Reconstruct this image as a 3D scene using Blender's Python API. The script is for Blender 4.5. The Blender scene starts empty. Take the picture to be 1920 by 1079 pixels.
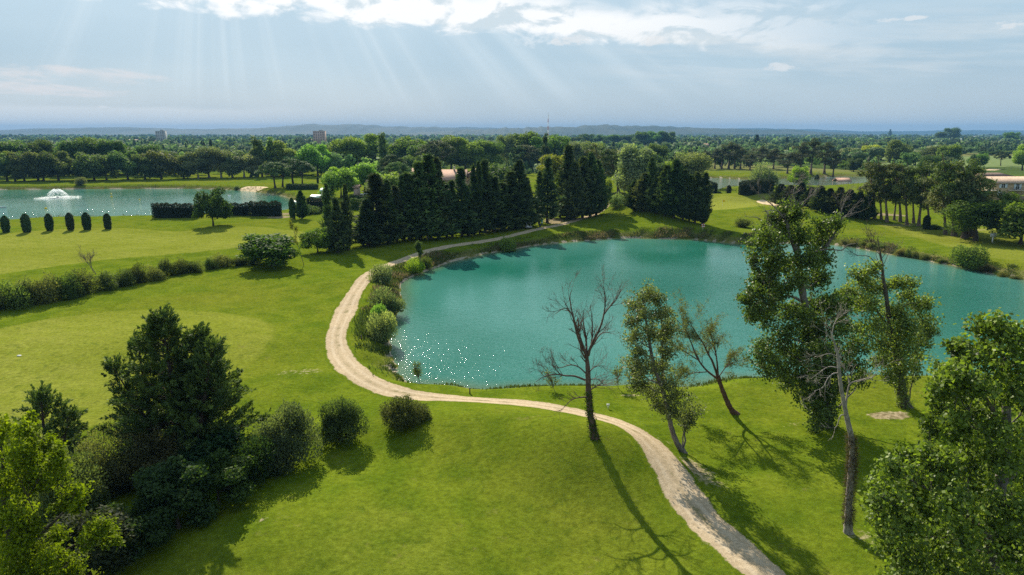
import bpy, bmesh, math, random
import numpy as np
from mathutils import Vector

# ------------------------------------------------------------------ camera, sky, sun, exposure
SC = bpy.context.scene
COL = SC.collection
CAM_H = 25.0
FPX = 1280.0                      # focal length in pixels of a 1920 wide frame (24 mm equivalent)
PITCH = math.radians(12.77)
SUN_AZ = math.radians(-21.0)      # from +Y, towards +X
SUN_EL = math.radians(35.0)
SUN_STRENGTH = 4.7
SKY_STRENGTH = 0.1
EXPOSURE = 0.95

cam_data = bpy.data.cameras.new('camera')
cam = bpy.data.objects.new('camera', cam_data)
COL.objects.link(cam)
cam.location = (0, 0, CAM_H)
cam.rotation_euler = (math.pi / 2 - PITCH, 0, 0)
cam_data.sensor_width = 36.0
cam_data.lens = 24.0
cam_data.clip_start = 0.5
cam_data.clip_end = 60000.0
SC.camera = cam

SC.view_settings.view_transform = 'Standard'
SC.view_settings.look = 'None'
SC.view_settings.gamma = 1.0
SC.view_settings.use_curve_mapping = False
SC.view_settings.exposure = EXPOSURE
SC.render.engine = 'CYCLES'
try:
    SC.cycles.use_denoising = False
    SC.cycles.denoiser = 'OPENIMAGEDENOISE'
    SC.cycles.denoising_input_passes = 'RGB_ALBEDO_NORMAL'
    SC.cycles.denoising_prefilter = 'ACCURATE'
    SC.cycles.max_bounces = 6
    SC.cycles.diffuse_bounces = 2
    SC.cycles.glossy_bounces = 2
    SC.cycles.transmission_bounces = 3
    SC.cycles.volume_bounces = 0
    SC.cycles.transparent_max_bounces = 6
    SC.cycles.sample_clamp_indirect = 4.0
    SC.cycles.caustics_reflective = False
    SC.cycles.caustics_refractive = False
except Exception as e:
    print(e)

sun_l = bpy.data.lights.new('sun', 'SUN')
sun_l.energy = SUN_STRENGTH
sun_l.angle = math.radians(0.5)
sun_l.color = (1.0, 0.91, 0.76)
sun_o = bpy.data.objects.new('sun', sun_l)
COL.objects.link(sun_o)
SUN_DIR = Vector((math.sin(SUN_AZ) * math.cos(SUN_EL), math.cos(SUN_AZ) * math.cos(SUN_EL), math.sin(SUN_EL)))
sun_o.rotation_euler = SUN_DIR.to_track_quat('Z', 'Y').to_euler()
sun_o.location = (0, 0, 120)


class NT:
    """small helper to write node trees as expressions"""
    def __init__(self, tree):
        self.t = tree; self.n = tree.nodes; self.l = tree.links
    def new(self, typ, **kw):
        nd = self.n.new(typ)
        for k, v in kw.items():
            setattr(nd, k, v)
        return nd
    def put(self, sock, v):
        if isinstance(v, bpy.types.NodeSocket):
            self.l.new(v, sock)
        elif isinstance(v, (tuple, list)):
            n = len(sock.default_value)
            vv = tuple(v) + ((1.0,) if n == 4 and len(v) == 3 else ())
            sock.default_value = vv
        else:
            sock.default_value = v
    def m(self, op, a, b=0.0, c=0.0, clamp=False):
        nd = self.new('ShaderNodeMath', operation=op, use_clamp=clamp)
        self.put(nd.inputs[0], a); self.put(nd.inputs[1], b); self.put(nd.inputs[2], c)
        return nd.outputs[0]
    def add(self, a, b): return self.m('ADD', a, b)
    def sub(self, a, b): return self.m('SUBTRACT', a, b)
    def mul(self, a, b): return self.m('MULTIPLY', a, b)
    def ss(self, x, a, b, lo=0.0, hi=1.0):
        nd = self.new('ShaderNodeMapRange', interpolation_type='SMOOTHSTEP')
        self.put(nd.inputs[0], x); self.put(nd.inputs[1], a); self.put(nd.inputs[2], b)
        self.put(nd.inputs[3], lo); self.put(nd.inputs[4], hi)
        return nd.outputs[0]
    def lin(self, x, a, b, lo=0.0, hi=1.0):
        nd = self.new('ShaderNodeMapRange')
        self.put(nd.inputs[0], x); self.put(nd.inputs[1], a); self.put(nd.inputs[2], b)
        self.put(nd.inputs[3], lo); self.put(nd.inputs[4], hi)
        return nd.outputs[0]
    def mix(self, f, a, b, typ='MIX'):
        nd = self.new('ShaderNodeMix', data_type='RGBA', blend_type=typ)
        self.put(nd.inputs[0], f); self.put(nd.inputs[6], a); self.put(nd.inputs[7], b)
        return nd.outputs[2]
    def noise(self, vec, scale, detail=2.0, rough=0.5, dist=0.0, dim='3D'):
        nd = self.new('ShaderNodeTexNoise', noise_dimensions=dim)
        if vec is not None: self.put(nd.inputs['Vector'], vec)
        nd.inputs['Scale'].default_value = scale
        nd.inputs['Detail'].default_value = detail
        nd.inputs['Roughness'].default_value = rough
        nd.inputs['Distortion'].default_value = dist
        return nd.outputs['Fac']
    def xyz(self, x, y, z):
        nd = self.new('ShaderNodeCombineXYZ')
        self.put(nd.inputs[0], x); self.put(nd.inputs[1], y); self.put(nd.inputs[2], z)
        return nd.outputs[0]
    def sep(self, v):
        nd = self.new('ShaderNodeSeparateXYZ'); self.put(nd.inputs[0], v)
        return nd.outputs
    def attr(self, name, out='Fac'):
        nd = self.new('ShaderNodeAttribute', attribute_name=name)
        return nd.outputs[out]


def build_world():
    w = bpy.data.worlds.new('World')
    SC.world = w
    w.use_nodes = True
    w.node_tree.nodes.clear()
    T = NT(w.node_tree)
    out = T.new('ShaderNodeOutputWorld')
    bg = T.new('ShaderNodeBackground')
    bg.inputs[1].default_value = SKY_STRENGTH
    T.l.new(bg.outputs[0], out.inputs[0])
    sky = T.new('ShaderNodeTexSky', sky_type='NISHITA')
    sky.sun_disc = False
    sky.sun_elevation = SUN_EL
    sky.sun_rotation = SUN_AZ
    sky.air_density = 1.0; sky.dust_density = 1.2; sky.ozone_density = 1.0
    tc = T.new('ShaderNodeTexCoord')
    x, y, z = T.sep(tc.outputs['Generated'])
    DEG = 57.29578
    az = T.mul(T.m('ARCTAN2', x, y), DEG)                 # degrees right of +Y
    el = T.mul(T.m('ARCSINE', z), DEG)
    # veil of thin high cloud over the blue: (colours are radiance / 0.1)
    c_hor = (3.0, 3.4, 3.6); c_mid = (2.28, 3.1, 3.66); c_top = (2.5, 3.4, 4.0)
    veil = T.mix(T.ss(el, 0.0, 6.0), c_hor, c_mid)
    veil = T.mix(T.ss(el, 5.0, 11.0), veil, c_top)
    zen = (1.7, 2.6, 3.7)
    veil = T.mix(T.ss(el, 12.0, 50.0), veil, zen)
    base = T.mix(0.95, sky.outputs[0], veil)
    # slow large mottling of the veil
    p = T.xyz(T.mul(az, 0.06), T.mul(el, 0.16), 0.0)
    n_big = T.noise(p, 1.0, 3.0, 0.5)
    base = T.mix(1.0, base, T.xyz(*[T.lin(n_big, 0.3, 0.7, a, b) for a, b in ((0.9, 1.08), (0.93, 1.06), (0.955, 1.05))]), 'MULTIPLY')
    # brighter aureole below the hidden sun
    dx = T.sub(az, -14.0); dy = T.sub(el, 14.0)
    r2 = T.add(T.mul(T.mul(dx, dx), 0.0016), T.mul(T.mul(dy, dy), 0.012))
    glow = T.m('EXPONENT', T.mul(r2, -1.0))
    base = T.mix(T.mul(glow, 0.12), base, (4.1, 4.65, 4.9))
    # crepuscular rays fanning from the sun's place above the frame
    ax = T.sub(az, -21.5); ay = T.sub(27.0, el)
    ang = T.m('ARCTAN2', ax, ay)
    ang2 = T.add(ang, T.mul(T.noise(p, 0.6, 1.0), 0.02))
    rn = T.noise(T.xyz(T.mul(ang2, 8.0), 0.0, 3.3), 1.0, 3.0, 0.6)
    rn2 = T.noise(T.xyz(T.mul(ang2, 34.0), 0.0, 8.3), 1.0, 2.0, 0.55)
    rays = T.add(T.ss(rn, 0.46, 0.74), T.mul(T.mul(T.ss(rn2, 0.5, 0.8), T.ss(rn, .36, .6)), 0.45))
    rmask = T.mul(T.mul(T.ss(az, -42.0, -24.0, .3, 1.0), T.ss(az, 30.0, 8.0)), T.mul(T.ss(el, 0.3, 4.5), T.ss(el, 24.0, 9.5)))
    base = T.mix(T.mul(T.mul(rays, rmask), 0.30), base, (4.7, 5.15, 5.3))
    # dim shaded band low in the middle and right
    dim = T.mul(T.ss(el, 4.4, 1.2), T.ss(az, -34.0, -10.0))
    base = T.mix(T.mul(dim, 0.12), base, (2.0, 2.8, 3.35))
    # low pale strip and pinkish stratocumulus at the left
    q = T.xyz(T.mul(az, 0.10), T.mul(el, 0.55), 2.0)
    nq = T.noise(q, 1.0, 5.0, 0.55)
    strip = T.mul(T.mul(T.ss(T.add(el, T.mul(T.sub(nq, 0.5), 0.8)), 1.95, 1.6), T.ss(az, -12.0, -26.0)), 0.75)
    base = T.mix(strip, base, (4.3, 4.5, 4.5))
    q2 = T.xyz(T.mul(az, 0.17), T.mul(el, 0.85), 7.0)
    nq2 = T.noise(q2, 1.0, 6.0, 0.6, 0.4)
    lmask = T.mul(T.mul(T.ss(az, -20.5, -30.0), T.ss(az, -75.0, -55.0)), T.mul(T.ss(el, 1.8, 2.6), T.ss(el, 5.3, 4.2)))
    lcl = T.ss(T.add(nq2, T.mul(T.sub(lmask, 1.0), 0.5)), 0.42, 0.62)
    base = T.mix(T.mul(lcl, 0.75), base, (4.5, 4.35, 4.3))
    # bright cumulus bank along the top, running down to the right
    line = T.sub(8.45, T.mul(T.add(az, 13.0), 0.062))       # lower edge of the bank in degrees
    line = T.m('MINIMUM', line, 9.7)
    cq = T.xyz(T.mul(az, 0.21), T.mul(el, 0.48), 4.0)
    n1 = T.noise(cq, 1.0, 9.0, 0.56, 0.35)
    n1u = T.noise(T.xyz(T.mul(T.sub(az, 0.5), 0.21), T.mul(T.add(el, 0.55), 0.48), 4.0), 1.0, 9.0, 0.56, 0.35)
    up = T.sub(el, line)
    wob = T.mul(T.sub(n1, 0.5), 5.0)
    top = T.add(2.2, T.ss(az, 0.0, -20.0, 0.0, 6.0))
    bank = T.mul(T.ss(T.add(up, wob), -0.55, 0.35), T.ss(T.sub(T.add(up, T.mul(wob, -1.0)), top), 1.6, -0.8))
    bank = T.mul(bank, T.ss(az, 34.0, 6.0))
    bank = T.mul(bank, T.ss(az, -60.0, -30.0, 0.5, 1.0))
    shade = T.add(T.mul(T.sub(n1u, n1), 1.6), T.mul(T.sub(n1, .5), .9))
    ccol = T.mix(T.ss(shade, 0.0, 0.16), (5.6, 5.62, 5.6), (3.55, 4.1, 4.4))
    base = T.mix(T.mul(bank, 0.93), base, ccol)
    # streaky right-hand continuation
    sq = T.xyz(T.mul(az, 0.07), T.mul(T.add(el, T.mul(az, 0.07)), 0.7), 11.0)
    ns = T.noise(sq, 1.0, 6.0, 0.6)
    smask = T.mul(T.ss(az, 2.0, 16.0), T.mul(T.ss(el, 2.5, 5.0), T.ss(el, 9.5, 6.5)))
    base = T.mix(T.mul(T.mul(T.ss(ns, 0.4, 0.68), smask), 0.5), base, (4.35, 4.5, 4.5))
    # a few lone puffs
    for (a0, e0, ra, re) in ((20.3, 4.75, 1.5, 0.42), (36.0, 6.9, 2.2, 0.6), (27.8, 7.7, 2.0, 0.2), (4.4, 7.1, 1.8, 0.55), (11.5, 6.9, 1.3, 0.4), (-30.0, 1.75, 0.5, 0.12)):
        ex = T.m('DIVIDE', T.sub(az, a0), ra); ey = T.m('DIVIDE', T.sub(el, e0), re)
        rr = T.add(T.mul(ex, ex), T.mul(ey, ey))
        nn = T.noise(T.xyz(T.mul(az, 0.7), T.mul(el, 1.7), a0), 1.0, 7.0, 0.62)
        mk = T.ss(T.add(rr, T.mul(T.sub(nn, 0.48), 5.5)), 1.0, 0.0)
        base = T.mix(T.mul(mk, 0.62), base, (4.6, 4.65, 4.65))
    # overhead and behind: the same broken cloud goes on
    hq = T.xyz(T.m('DIVIDE', x, T.add(T.m('ABSOLUTE', z), 0.12)), T.m('DIVIDE', y, T.add(T.m('ABSOLUTE', z), 0.12)), 0.0)
    nh = T.noise(hq, 1.1, 6.0, 0.55)
    hm = T.mul(T.ss(nh, 0.5, 0.62), T.ss(el, 11.0, 20.0))
    base = T.mix(T.mul(hm, 0.75), base, (4.2, 4.4, 4.5))
    # the thin cloud round the hidden sun is lit through
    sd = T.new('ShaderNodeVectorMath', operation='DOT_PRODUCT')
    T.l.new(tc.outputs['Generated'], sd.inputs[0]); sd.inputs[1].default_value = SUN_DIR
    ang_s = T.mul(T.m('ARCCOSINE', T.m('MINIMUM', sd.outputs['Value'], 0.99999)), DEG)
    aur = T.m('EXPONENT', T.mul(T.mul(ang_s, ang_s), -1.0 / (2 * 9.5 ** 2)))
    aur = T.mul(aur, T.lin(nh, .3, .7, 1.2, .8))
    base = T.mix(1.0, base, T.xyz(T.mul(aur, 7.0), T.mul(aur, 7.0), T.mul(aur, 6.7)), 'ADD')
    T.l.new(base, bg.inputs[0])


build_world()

# ------------------------------------------------------------------ geometry helpers
CP, SP = math.cos(PITCH), math.sin(PITCH)
random.seed(7)


def rng_of(seed):
    return np.random.default_rng(seed)


def ray(px, py):
    u = (px - 960.0) / FPX; v = (py - 539.5) / FPX
    return u, CP - v * SP, -(SP + v * CP)


def G(px, py, z=0.0):
    """where the sight line of a photo point meets the level z"""
    u, f, d = ray(px, py)
    t = (z - CAM_H) / d
    return np.array((u * t, f * t))


def P3(px, py, Y):
    u, f, d = ray(px, py)
    t = Y / f
    return np.array((u * t, Y, CAM_H + d * t))


def ppm(Y, z=0.0):
    return FPX / (Y * CP + (CAM_H - z) * SP)


def catmull(pts, n=8, closed=True):
    pts = np.asarray(pts, float); out = []
    N = len(pts)
    rng = range(N) if closed else range(N - 1)
    for i in rng:
        if closed:
            p0, p1, p2, p3 = pts[(i - 1) % N], pts[i], pts[(i + 1) % N], pts[(i + 2) % N]
        else:
            p0, p1, p2, p3 = pts[max(i - 1, 0)], pts[i], pts[i + 1], pts[min(i + 2, N - 1)]
        for k in range(n):
            t = k / n
            out.append(0.5 * ((2 * p1) + (-p0 + p2) * t + (2 * p0 - 5 * p1 + 4 * p2 - p3) * t * t + (-p0 + 3 * p1 - 3 * p2 + p3) * t ** 3))
    if not closed: out.append(pts[-1])
    return np.array(out)


def sdf(poly, x, y):
    """signed distance to a closed polygon, negative inside"""
    a = poly; b = np.roll(poly, -1, 0)
    d2 = np.full(x.shape, 1e18); inside = np.zeros(x.shape, bool)
    for (ax, ay), (bx, by) in zip(a, b):
        ex, ey = bx - ax, by - ay
        wx, wy = x - ax, y - ay
        t = np.clip((wx * ex + wy * ey) / (ex * ex + ey * ey + 1e-12), 0, 1)
        d2 = np.minimum(d2, (wx - ex * t) ** 2 + (wy - ey * t) ** 2)
        c = (ay > y) != (by > y)
        if c.any():
            xi = ax + (y - ay) * ex / (ey if abs(ey) > 1e-12 else 1e-12)
            inside ^= c & (x < xi)
    d = np.sqrt(d2)
    return np.where(inside, -d, d)


def sdf_near(poly, x, y, pad=40.0):
    """sdf worked out only near the polygon, far elsewhere"""
    x = np.asarray(x, float); y = np.asarray(y, float)
    out = np.full(x.shape, pad)
    mn = poly.min(0) - pad; mx = poly.max(0) + pad
    k = (x > mn[0]) & (x < mx[0]) & (y > mn[1]) & (y < mx[1])
    if k.any(): out[k] = np.minimum(sdf(poly, x[k], y[k]), pad)
    return out


class Geo:
    """collects quads; builds one mesh"""
    def __init__(self):
        self.v = []; self.f = []; self.t = []; self.n = 0
    def quads(self, v, f, tint=0.5):
        v = np.asarray(v, np.float32).reshape(-1, 3); f = np.asarray(f, np.int64).reshape(-1, 4)
        self.v.append(v); self.f.append(f + self.n)
        self.t.append(np.broadcast_to(np.asarray(tint, np.float32), (len(v),)))
        self.n += len(v)
    def box(self, c, s, rz=0.0, tint=0.5, taper=1.0):
        sx, sy, sz = s[0] / 2, s[1] / 2, s[2] / 2
        p = np.array([(-sx, -sy, -sz), (sx, -sy, -sz), (sx, sy, -sz), (-sx, sy, -sz),
                      (-sx * taper, -sy * taper, sz), (sx * taper, -sy * taper, sz), (sx * taper, sy * taper, sz), (-sx * taper, sy * taper, sz)])
        ca, sa = math.cos(rz), math.sin(rz)
        q = np.column_stack((p[:, 0] * ca - p[:, 1] * sa, p[:, 0] * sa + p[:, 1] * ca, p[:, 2])) + np.array(c)
        self.quads(q, [(0, 3, 2, 1), (4, 5, 6, 7), (0, 1, 5, 4), (1, 2, 6, 5), (2, 3, 7, 6), (3, 0, 4, 7)], tint)
    def tube(self, pts, rad, sides=6, tint=0.5, jit=None):
        pts = np.asarray(pts, float); n = len(pts)
        rad = np.broadcast_to(np.asarray(rad, float), (n,))
        tan = np.gradient(pts, axis=0)
        tan /= np.linalg.norm(tan, axis=1)[:, None] + 1e-9
        ref = np.array((0.31, 0.95, 0.02)) if abs(tan[0][2]) > 0.6 else np.array((0.02, 0.05, 1.0))
        s = np.cross(tan, ref); s /= np.linalg.norm(s, axis=1)[:, None] + 1e-9
        b = np.cross(tan, s)
        a = np.arange(sides) * (2 * math.pi / sides)
        rr = rad[:, None] * np.ones(sides)[None, :]
        if jit is not None: rr = rr * (1 + jit.uniform(-.16, .16, rr.shape))
        ring = pts[:, None, :] + rr[:, :, None] * (np.cos(a)[None, :, None] * s[:, None, :] + np.sin(a)[None, :, None] * b[:, None, :])
        v = ring.reshape(-1, 3)
        i = np.arange(n - 1)[:, None] * sides; j = np.arange(sides)[None, :]; j2 = (j + 1) % sides
        f = np.stack((i + j, i + j2, i + sides + j2, i + sides + j), -1).reshape(-1, 4)
        self.quads(v, f, tint)
    def leaves(self, c, d, nrm, L, W, tint):
        """kite-shaped leaves from c along d, facing nrm"""
        n = len(c)
        if n == 0: return
        s = np.cross(d, nrm); s /= np.linalg.norm(s, axis=1)[:, None] + 1e-9
        L = np.broadcast_to(L, (n,))[:, None]; W = np.broadcast_to(W, (n,))[:, None]
        v = np.stack((c, c + d * L * .42 + s * W * .5, c + d * L, c + d * L * .42 - s * W * .5), 1).reshape(-1, 3)
        f = np.arange(4 * n).reshape(-1, 4)
        self.quads(v, f, np.repeat(np.broadcast_to(np.asarray(tint, np.float32), (n,)), 4))
    def mesh(self, name, mat=None, smooth=False):
        me = bpy.data.meshes.new(name)
        v = np.concatenate(self.v).astype(np.float32); f = np.concatenate(self.f).astype(np.int32)
        t = np.concatenate(self.t).astype(np.float32)
        mesh_fill(me, v, f)
        at = me.attributes.new('tint', 'FLOAT', 'POINT'); at.data.foreach_set('value', t)
        if mat: me.materials.append(mat)
        if smooth: me.polygons.foreach_set('use_smooth', np.ones(len(f), bool))
        return me


def mesh_fill(me, v, f):
    nf = len(f)
    me.vertices.add(len(v)); me.vertices.foreach_set('co', v.ravel())
    me.loops.add(nf * 4); me.loops.foreach_set('vertex_index', f.ravel())
    me.polygons.add(nf); me.polygons.foreach_set('loop_start', np.arange(0, nf * 4, 4, dtype=np.int32))
    me.update(calc_edges=True)


def unit(v):
    return v / (np.linalg.norm(v, axis=-1, keepdims=True) + 1e-9)


def rdir(r, n):
    return unit(r.normal(size=(n, 3)))


def link(name, me, parent=None, loc=None, rot=None, scale=None, color=None):
    o = bpy.data.objects.new(name, me)
    COL.objects.link(o)
    if parent is not None: o.parent = parent
    if loc is not None: o.location = loc
    if rot is not None: o.rotation_euler = rot
    if scale is not None: o.scale = scale
    if color is not None: o.color = tuple(color) + (1.0,)
    return o


def tag(o, label=None, cat=None, group=None, kind=None):
    if label: o['label'] = label
    if cat: o['category'] = cat
    if group: o['group'] = group
    if kind: o['kind'] = kind
    return o


def thing(name, loc, label, cat, group=None, rz=0.0, scale=None):
    o = link(name, None, None, tuple(float(c) for c in loc), (0, 0, rz), scale)
    o.empty_display_size = 0.3
    return tag(o, label, cat, group)


# ------------------------------------------------------------------ materials
def new_mat(name):
    m = bpy.data.materials.new(name); m.use_nodes = True
    m.node_tree.nodes.clear()
    T = NT(m.node_tree)
    out = T.new('ShaderNodeOutputMaterial')
    return m, T, out


def principled(T, out, color, rough=0.6, spec=0.3, normal=None, metallic=0.0):
    b = T.new('ShaderNodeBsdfPrincipled')
    T.put(b.inputs['Base Color'], color); T.put(b.inputs['Roughness'], rough)
    T.put(b.inputs['Specular IOR Level'], spec); T.put(b.inputs['Metallic'], metallic)
    if normal is not None: T.l.new(normal, b.inputs['Normal'])
    if out is not None: T.l.new(b.outputs[0], out.inputs[0])
    return b


def mat_plain(name, color, rough=0.6, spec=0.3, var=0.12, scale=3.0, metallic=0.0, bump=0.0):
    m, T, out = new_mat(name)
    tc = T.new('ShaderNodeTexCoord').outputs['Object']
    n = T.noise(tc, scale, 4.0, 0.6)
    f = T.lin(n, 0.3, 0.7, 1 - var, 1 + var)
    c = T.mix(1.0, color, T.xyz(f, f, f), 'MULTIPLY')
    nm = None
    if bump:
        bn = T.new('ShaderNodeBump'); bn.inputs['Strength'].default_value = bump; bn.inputs['Distance'].default_value = 0.05
        T.l.new(T.noise(tc, scale * 4, 3.0), bn.inputs['Height']); nm = bn.outputs[0]
    principled(T, out, c, rough, spec, nm, metallic)
    return m


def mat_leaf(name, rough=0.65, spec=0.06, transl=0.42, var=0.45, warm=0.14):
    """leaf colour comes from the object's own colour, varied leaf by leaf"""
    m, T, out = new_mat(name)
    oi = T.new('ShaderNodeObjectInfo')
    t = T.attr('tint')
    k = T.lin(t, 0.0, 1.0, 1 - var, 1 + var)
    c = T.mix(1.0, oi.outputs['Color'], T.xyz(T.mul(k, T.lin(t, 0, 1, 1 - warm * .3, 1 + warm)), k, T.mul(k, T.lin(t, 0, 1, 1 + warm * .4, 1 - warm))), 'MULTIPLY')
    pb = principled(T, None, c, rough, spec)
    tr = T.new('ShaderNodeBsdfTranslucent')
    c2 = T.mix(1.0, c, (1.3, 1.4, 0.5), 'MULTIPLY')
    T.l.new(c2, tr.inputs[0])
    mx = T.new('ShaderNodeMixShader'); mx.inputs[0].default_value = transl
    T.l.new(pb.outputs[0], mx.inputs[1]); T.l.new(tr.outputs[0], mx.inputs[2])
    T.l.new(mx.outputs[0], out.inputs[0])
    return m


def mat_bark(name):
    m, T, out = new_mat(name)
    oi = T.new('ShaderNodeObjectInfo')
    tc = T.new('ShaderNodeTexCoord').outputs['Object']
    mp = T.new('ShaderNodeMapping'); mp.inputs['Scale'].default_value = (1, 1, 0.3); T.l.new(tc, mp.inputs[0])
    n = T.noise(mp.outputs[0], 9.0, 5.0, 0.65)
    n2 = T.noise(tc, 1.3, 3.0)
    k = T.mul(T.lin(n, 0.3, 0.7, 0.5, 1.35), T.lin(n2, 0.3, 0.7, 0.75, 1.2))
    c = T.mix(1.0, oi.outputs['Color'], T.xyz(k, k, k), 'MULTIPLY')
    bn = T.new('ShaderNodeBump'); bn.inputs['Strength'].default_value = 0.8; bn.inputs['Distance'].default_value = 0.04
    T.l.new(n, bn.inputs['Height'])
    principled(T, out, c, 0.85, 0.2, bn.outputs[0])
    return m


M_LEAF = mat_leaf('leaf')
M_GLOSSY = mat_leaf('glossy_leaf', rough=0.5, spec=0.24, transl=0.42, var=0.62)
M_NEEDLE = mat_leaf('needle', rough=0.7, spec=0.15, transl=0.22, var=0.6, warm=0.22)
M_BARK = mat_bark('bark')
M_WHITE = mat_plain('white_paint', (0.78, 0.77, 0.74), 0.5, 0.3, 0.05)
M_YELLOW = mat_plain('yellow_plastic', (0.75, 0.5, 0.02), 0.4, 0.4, 0.05)
M_DARK = mat_plain('dark_metal', (0.03, 0.034, 0.036), 0.8, 0.1, 0.1)
M_WOOD = mat_plain('weathered_wood', (0.12, 0.085, 0.06), 0.8, 0.2, 0.3, 6.0)

# ------------------------------------------------------------------ the lie of the land
WATER_Z = -1.7
POND_PX = [(736, 690), (733, 655), (742, 610), (750, 565), (757, 532), (800, 507), (850, 491), (905, 478), (960, 468), (1030, 458), (1100, 452),
           (1200, 447), (1300, 450), (1400, 458), (1480, 457), (1560, 459), (1650, 474), (1720, 485), (1760, 493), (1860, 512), (1935, 530), (2020, 570),
           (2070, 630), (2010, 690), (1860, 712), (1720, 713), (1560, 710), (1400, 711), (1310, 722), (1180, 726), (1060, 728), (960, 731), (880, 734), (815, 728), (765, 712)]
LAKE_PX = [(-330, 410), (-330, 358), (-150, 357), (0, 356), (160, 355), (330, 354), (440, 357), (520, 366), (552, 378), (560, 392), (548, 398), (500, 405), (400, 408),
           (290, 409), (200, 412), (100, 414), (0, 419), (-150, 424)]
FARPOND_PX = [(1300, 352), (1310, 338), (1340, 334), (1395, 337), (1450, 336), (1520, 333), (1590, 331), (1640, 333), (1640, 345), (1560, 352), (1480, 352), (1400, 352), (1350, 357), (1318, 362)]
POND = catmull([G(a, b, WATER_Z) for a, b in POND_PX], 5)
LAKE = catmull([G(a, b, WATER_Z) for a, b in LAKE_PX], 4)
FARPOND = catmull([G(a, b, WATER_Z) for a, b in FARPOND_PX], 4)
_r = rng_of(3)
for _p in (POND, LAKE, FARPOND):            # small unevenness of the shore line
    _p += catmull(_r.normal(0, .45, (len(_p) // 3 + 1, 2)), 3)[:len(_p)]

MOUNDS = []          # x, y, half lengths, turn, height, sharpness


def mound(px, py, rx, ry, h, rot=0.0, e=2.0):
    x, y = G(px, py); MOUNDS.append((x, y, rx, ry, rot, h, e))


mound(1195, 401, 11, 21, 4.3, 0.25, 3.0)      # raised tee behind the pond
mound(1245, 418, 13, 12, 1.6, 0.0, 2.0)
mound(1390, 374, 24, 12, 2.2, 0.0, 3.0)        # crest behind the green
mound(1540, 405, 34, 14, 1.6, -0.4, 2.0)
mound(965, 838, 10.5, 6.5, 2.5, -0.42, 2.2)     # near tee mound by the track
mound(1130, 868, 5.5, 4.5, 1.2, -0.7, 2.0)
mound(700, 800, 8.0, 5.0, 0.6, 0.2, 2.0)
mound(300, 640, 18, 9.0, 0.7, 0.1, 2.5)
mound(600, 720, 8, 6, 0.5, 0.3, 2.0)
mound(1330, 860, 5, 4, -0.5, -0.4, 2.0)
mound(700, 990, 11, 7, 0.9, 0.1, 3.0)
mound(720, 520, 16, 9, 0.4, 0.3, 2.0)
mound(1500, 850, 9, 8, 0.5, 0.0, 2.0)
mound(330, 470, 30, 14, 0.5, 0.0, 2.0)


def hgt(x, y):
    x = np.asarray(x, float); y = np.asarray(y, float)
    r = np.hypot(x, y)
    fade = 1 / (1 + (r / 330.0) ** 4)
    z = fade * (.34 * np.sin(x * .071 + 1.3) * np.cos(y * .053 + .4) + .18 * np.sin(x * .16 + y * .11) + .05 * np.sin(x * .41 - y * .33 + 2.0)
                + .035 * np.sin(x * .77 + y * .62))
    for (mx, my, rx, ry, rot, h, e) in MOUNDS:
        ca, sa = math.cos(rot), math.sin(rot)
        u = ((x - mx) * ca + (y - my) * sa) / rx; w = (-(x - mx) * sa + (y - my) * ca) / ry
        z = z + h * np.exp(-(u * u + w * w) ** (e / 2))
    for poly, wd in ((POND, 4.2), (LAKE, 4.5), (FARPOND, 4.0)):
        d = sdf_near(poly, x, y)
        t = np.clip(d / wd, 0, 1)
        prof = np.where(d < 0, WATER_Z + np.maximum(d * .28, -1.4), WATER_Z + .25 * np.clip(d / .5, 0, 1))
        s = t * t * (3 - 2 * t) * .6 + .4 * t
        z = np.where(d < wd, prof * (1 - s) + z * s, z)
    return z


def GH(px, py):
    z = 0.0
    for _ in range(6):
        x, y = G(px, py, z)
        z = .5 * z + .5 * float(hgt(x, y))
    x, y = G(px, py, z)
    return np.array((x, y, float(hgt(x, y))))


TRACK_PX = [(1600, 1230), (1445, 1085), (1385, 1032), (1330, 985), (1290, 945), (1255, 900), (1213, 851), (1165, 815), (1110, 789), (1040, 773), (960, 763), (880, 754), (800, 746), (740, 735), (690, 716), (655, 690),
            (635, 660), (631, 630), (641, 600), (660, 560), (685, 526), (715, 503), (745, 490), (800, 473), (860, 460), (920, 448), (980, 436), (1020, 427), (1050, 420.5),
            (1080, 413.5), (1110, 406.5), (1135, 401), (1150, 396), (1140, 390), (1135, 386), (1142, 383)]
TRACK = catmull([G(a, b) for a, b in TRACK_PX], 14, False)


def blob_mask(x, y, px, py, rx, ry, rot=0.0, soft=.35):
    cx, cy = G(px, py)
    ca, sa = math.cos(rot), math.sin(rot)
    u = ((x - cx) * ca + (y - cy) * sa) / rx; w = (-(x - cx) * sa + (y - cy) * ca) / ry
    return np.clip((1 + soft - np.hypot(u, w)) / (2 * soft), 0, 1)


def poly_mask(x, y, pts, soft=.8):
    poly = catmull([G(a, b) for a, b in pts], 5)
    return np.clip(.5 - sdf_near(poly, x, y) / (2 * soft), 0, 1)


def axis(core, ends, growth):
    """core: list of (from, to, step); grows geometrically to both ends"""
    a = []
    for lo, hi, st in core:
        a.append(np.arange(lo, hi, st))
    a = np.concatenate(a + [np.array([core[-1][1]])])
    def run(start, stop, st):
        o = []; p = start; sgn = 1 if stop > start else -1
        while (stop - p) * sgn > 0:
            st = st * (1 + growth); p = p + sgn * st; o.append(p)
        return o
    left = run(a[0], ends[0], core[0][2]); right = run(a[-1], ends[1], core[-1][2])
    return np.concatenate((np.array(left[::-1]), a, np.array(right)))


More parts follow.
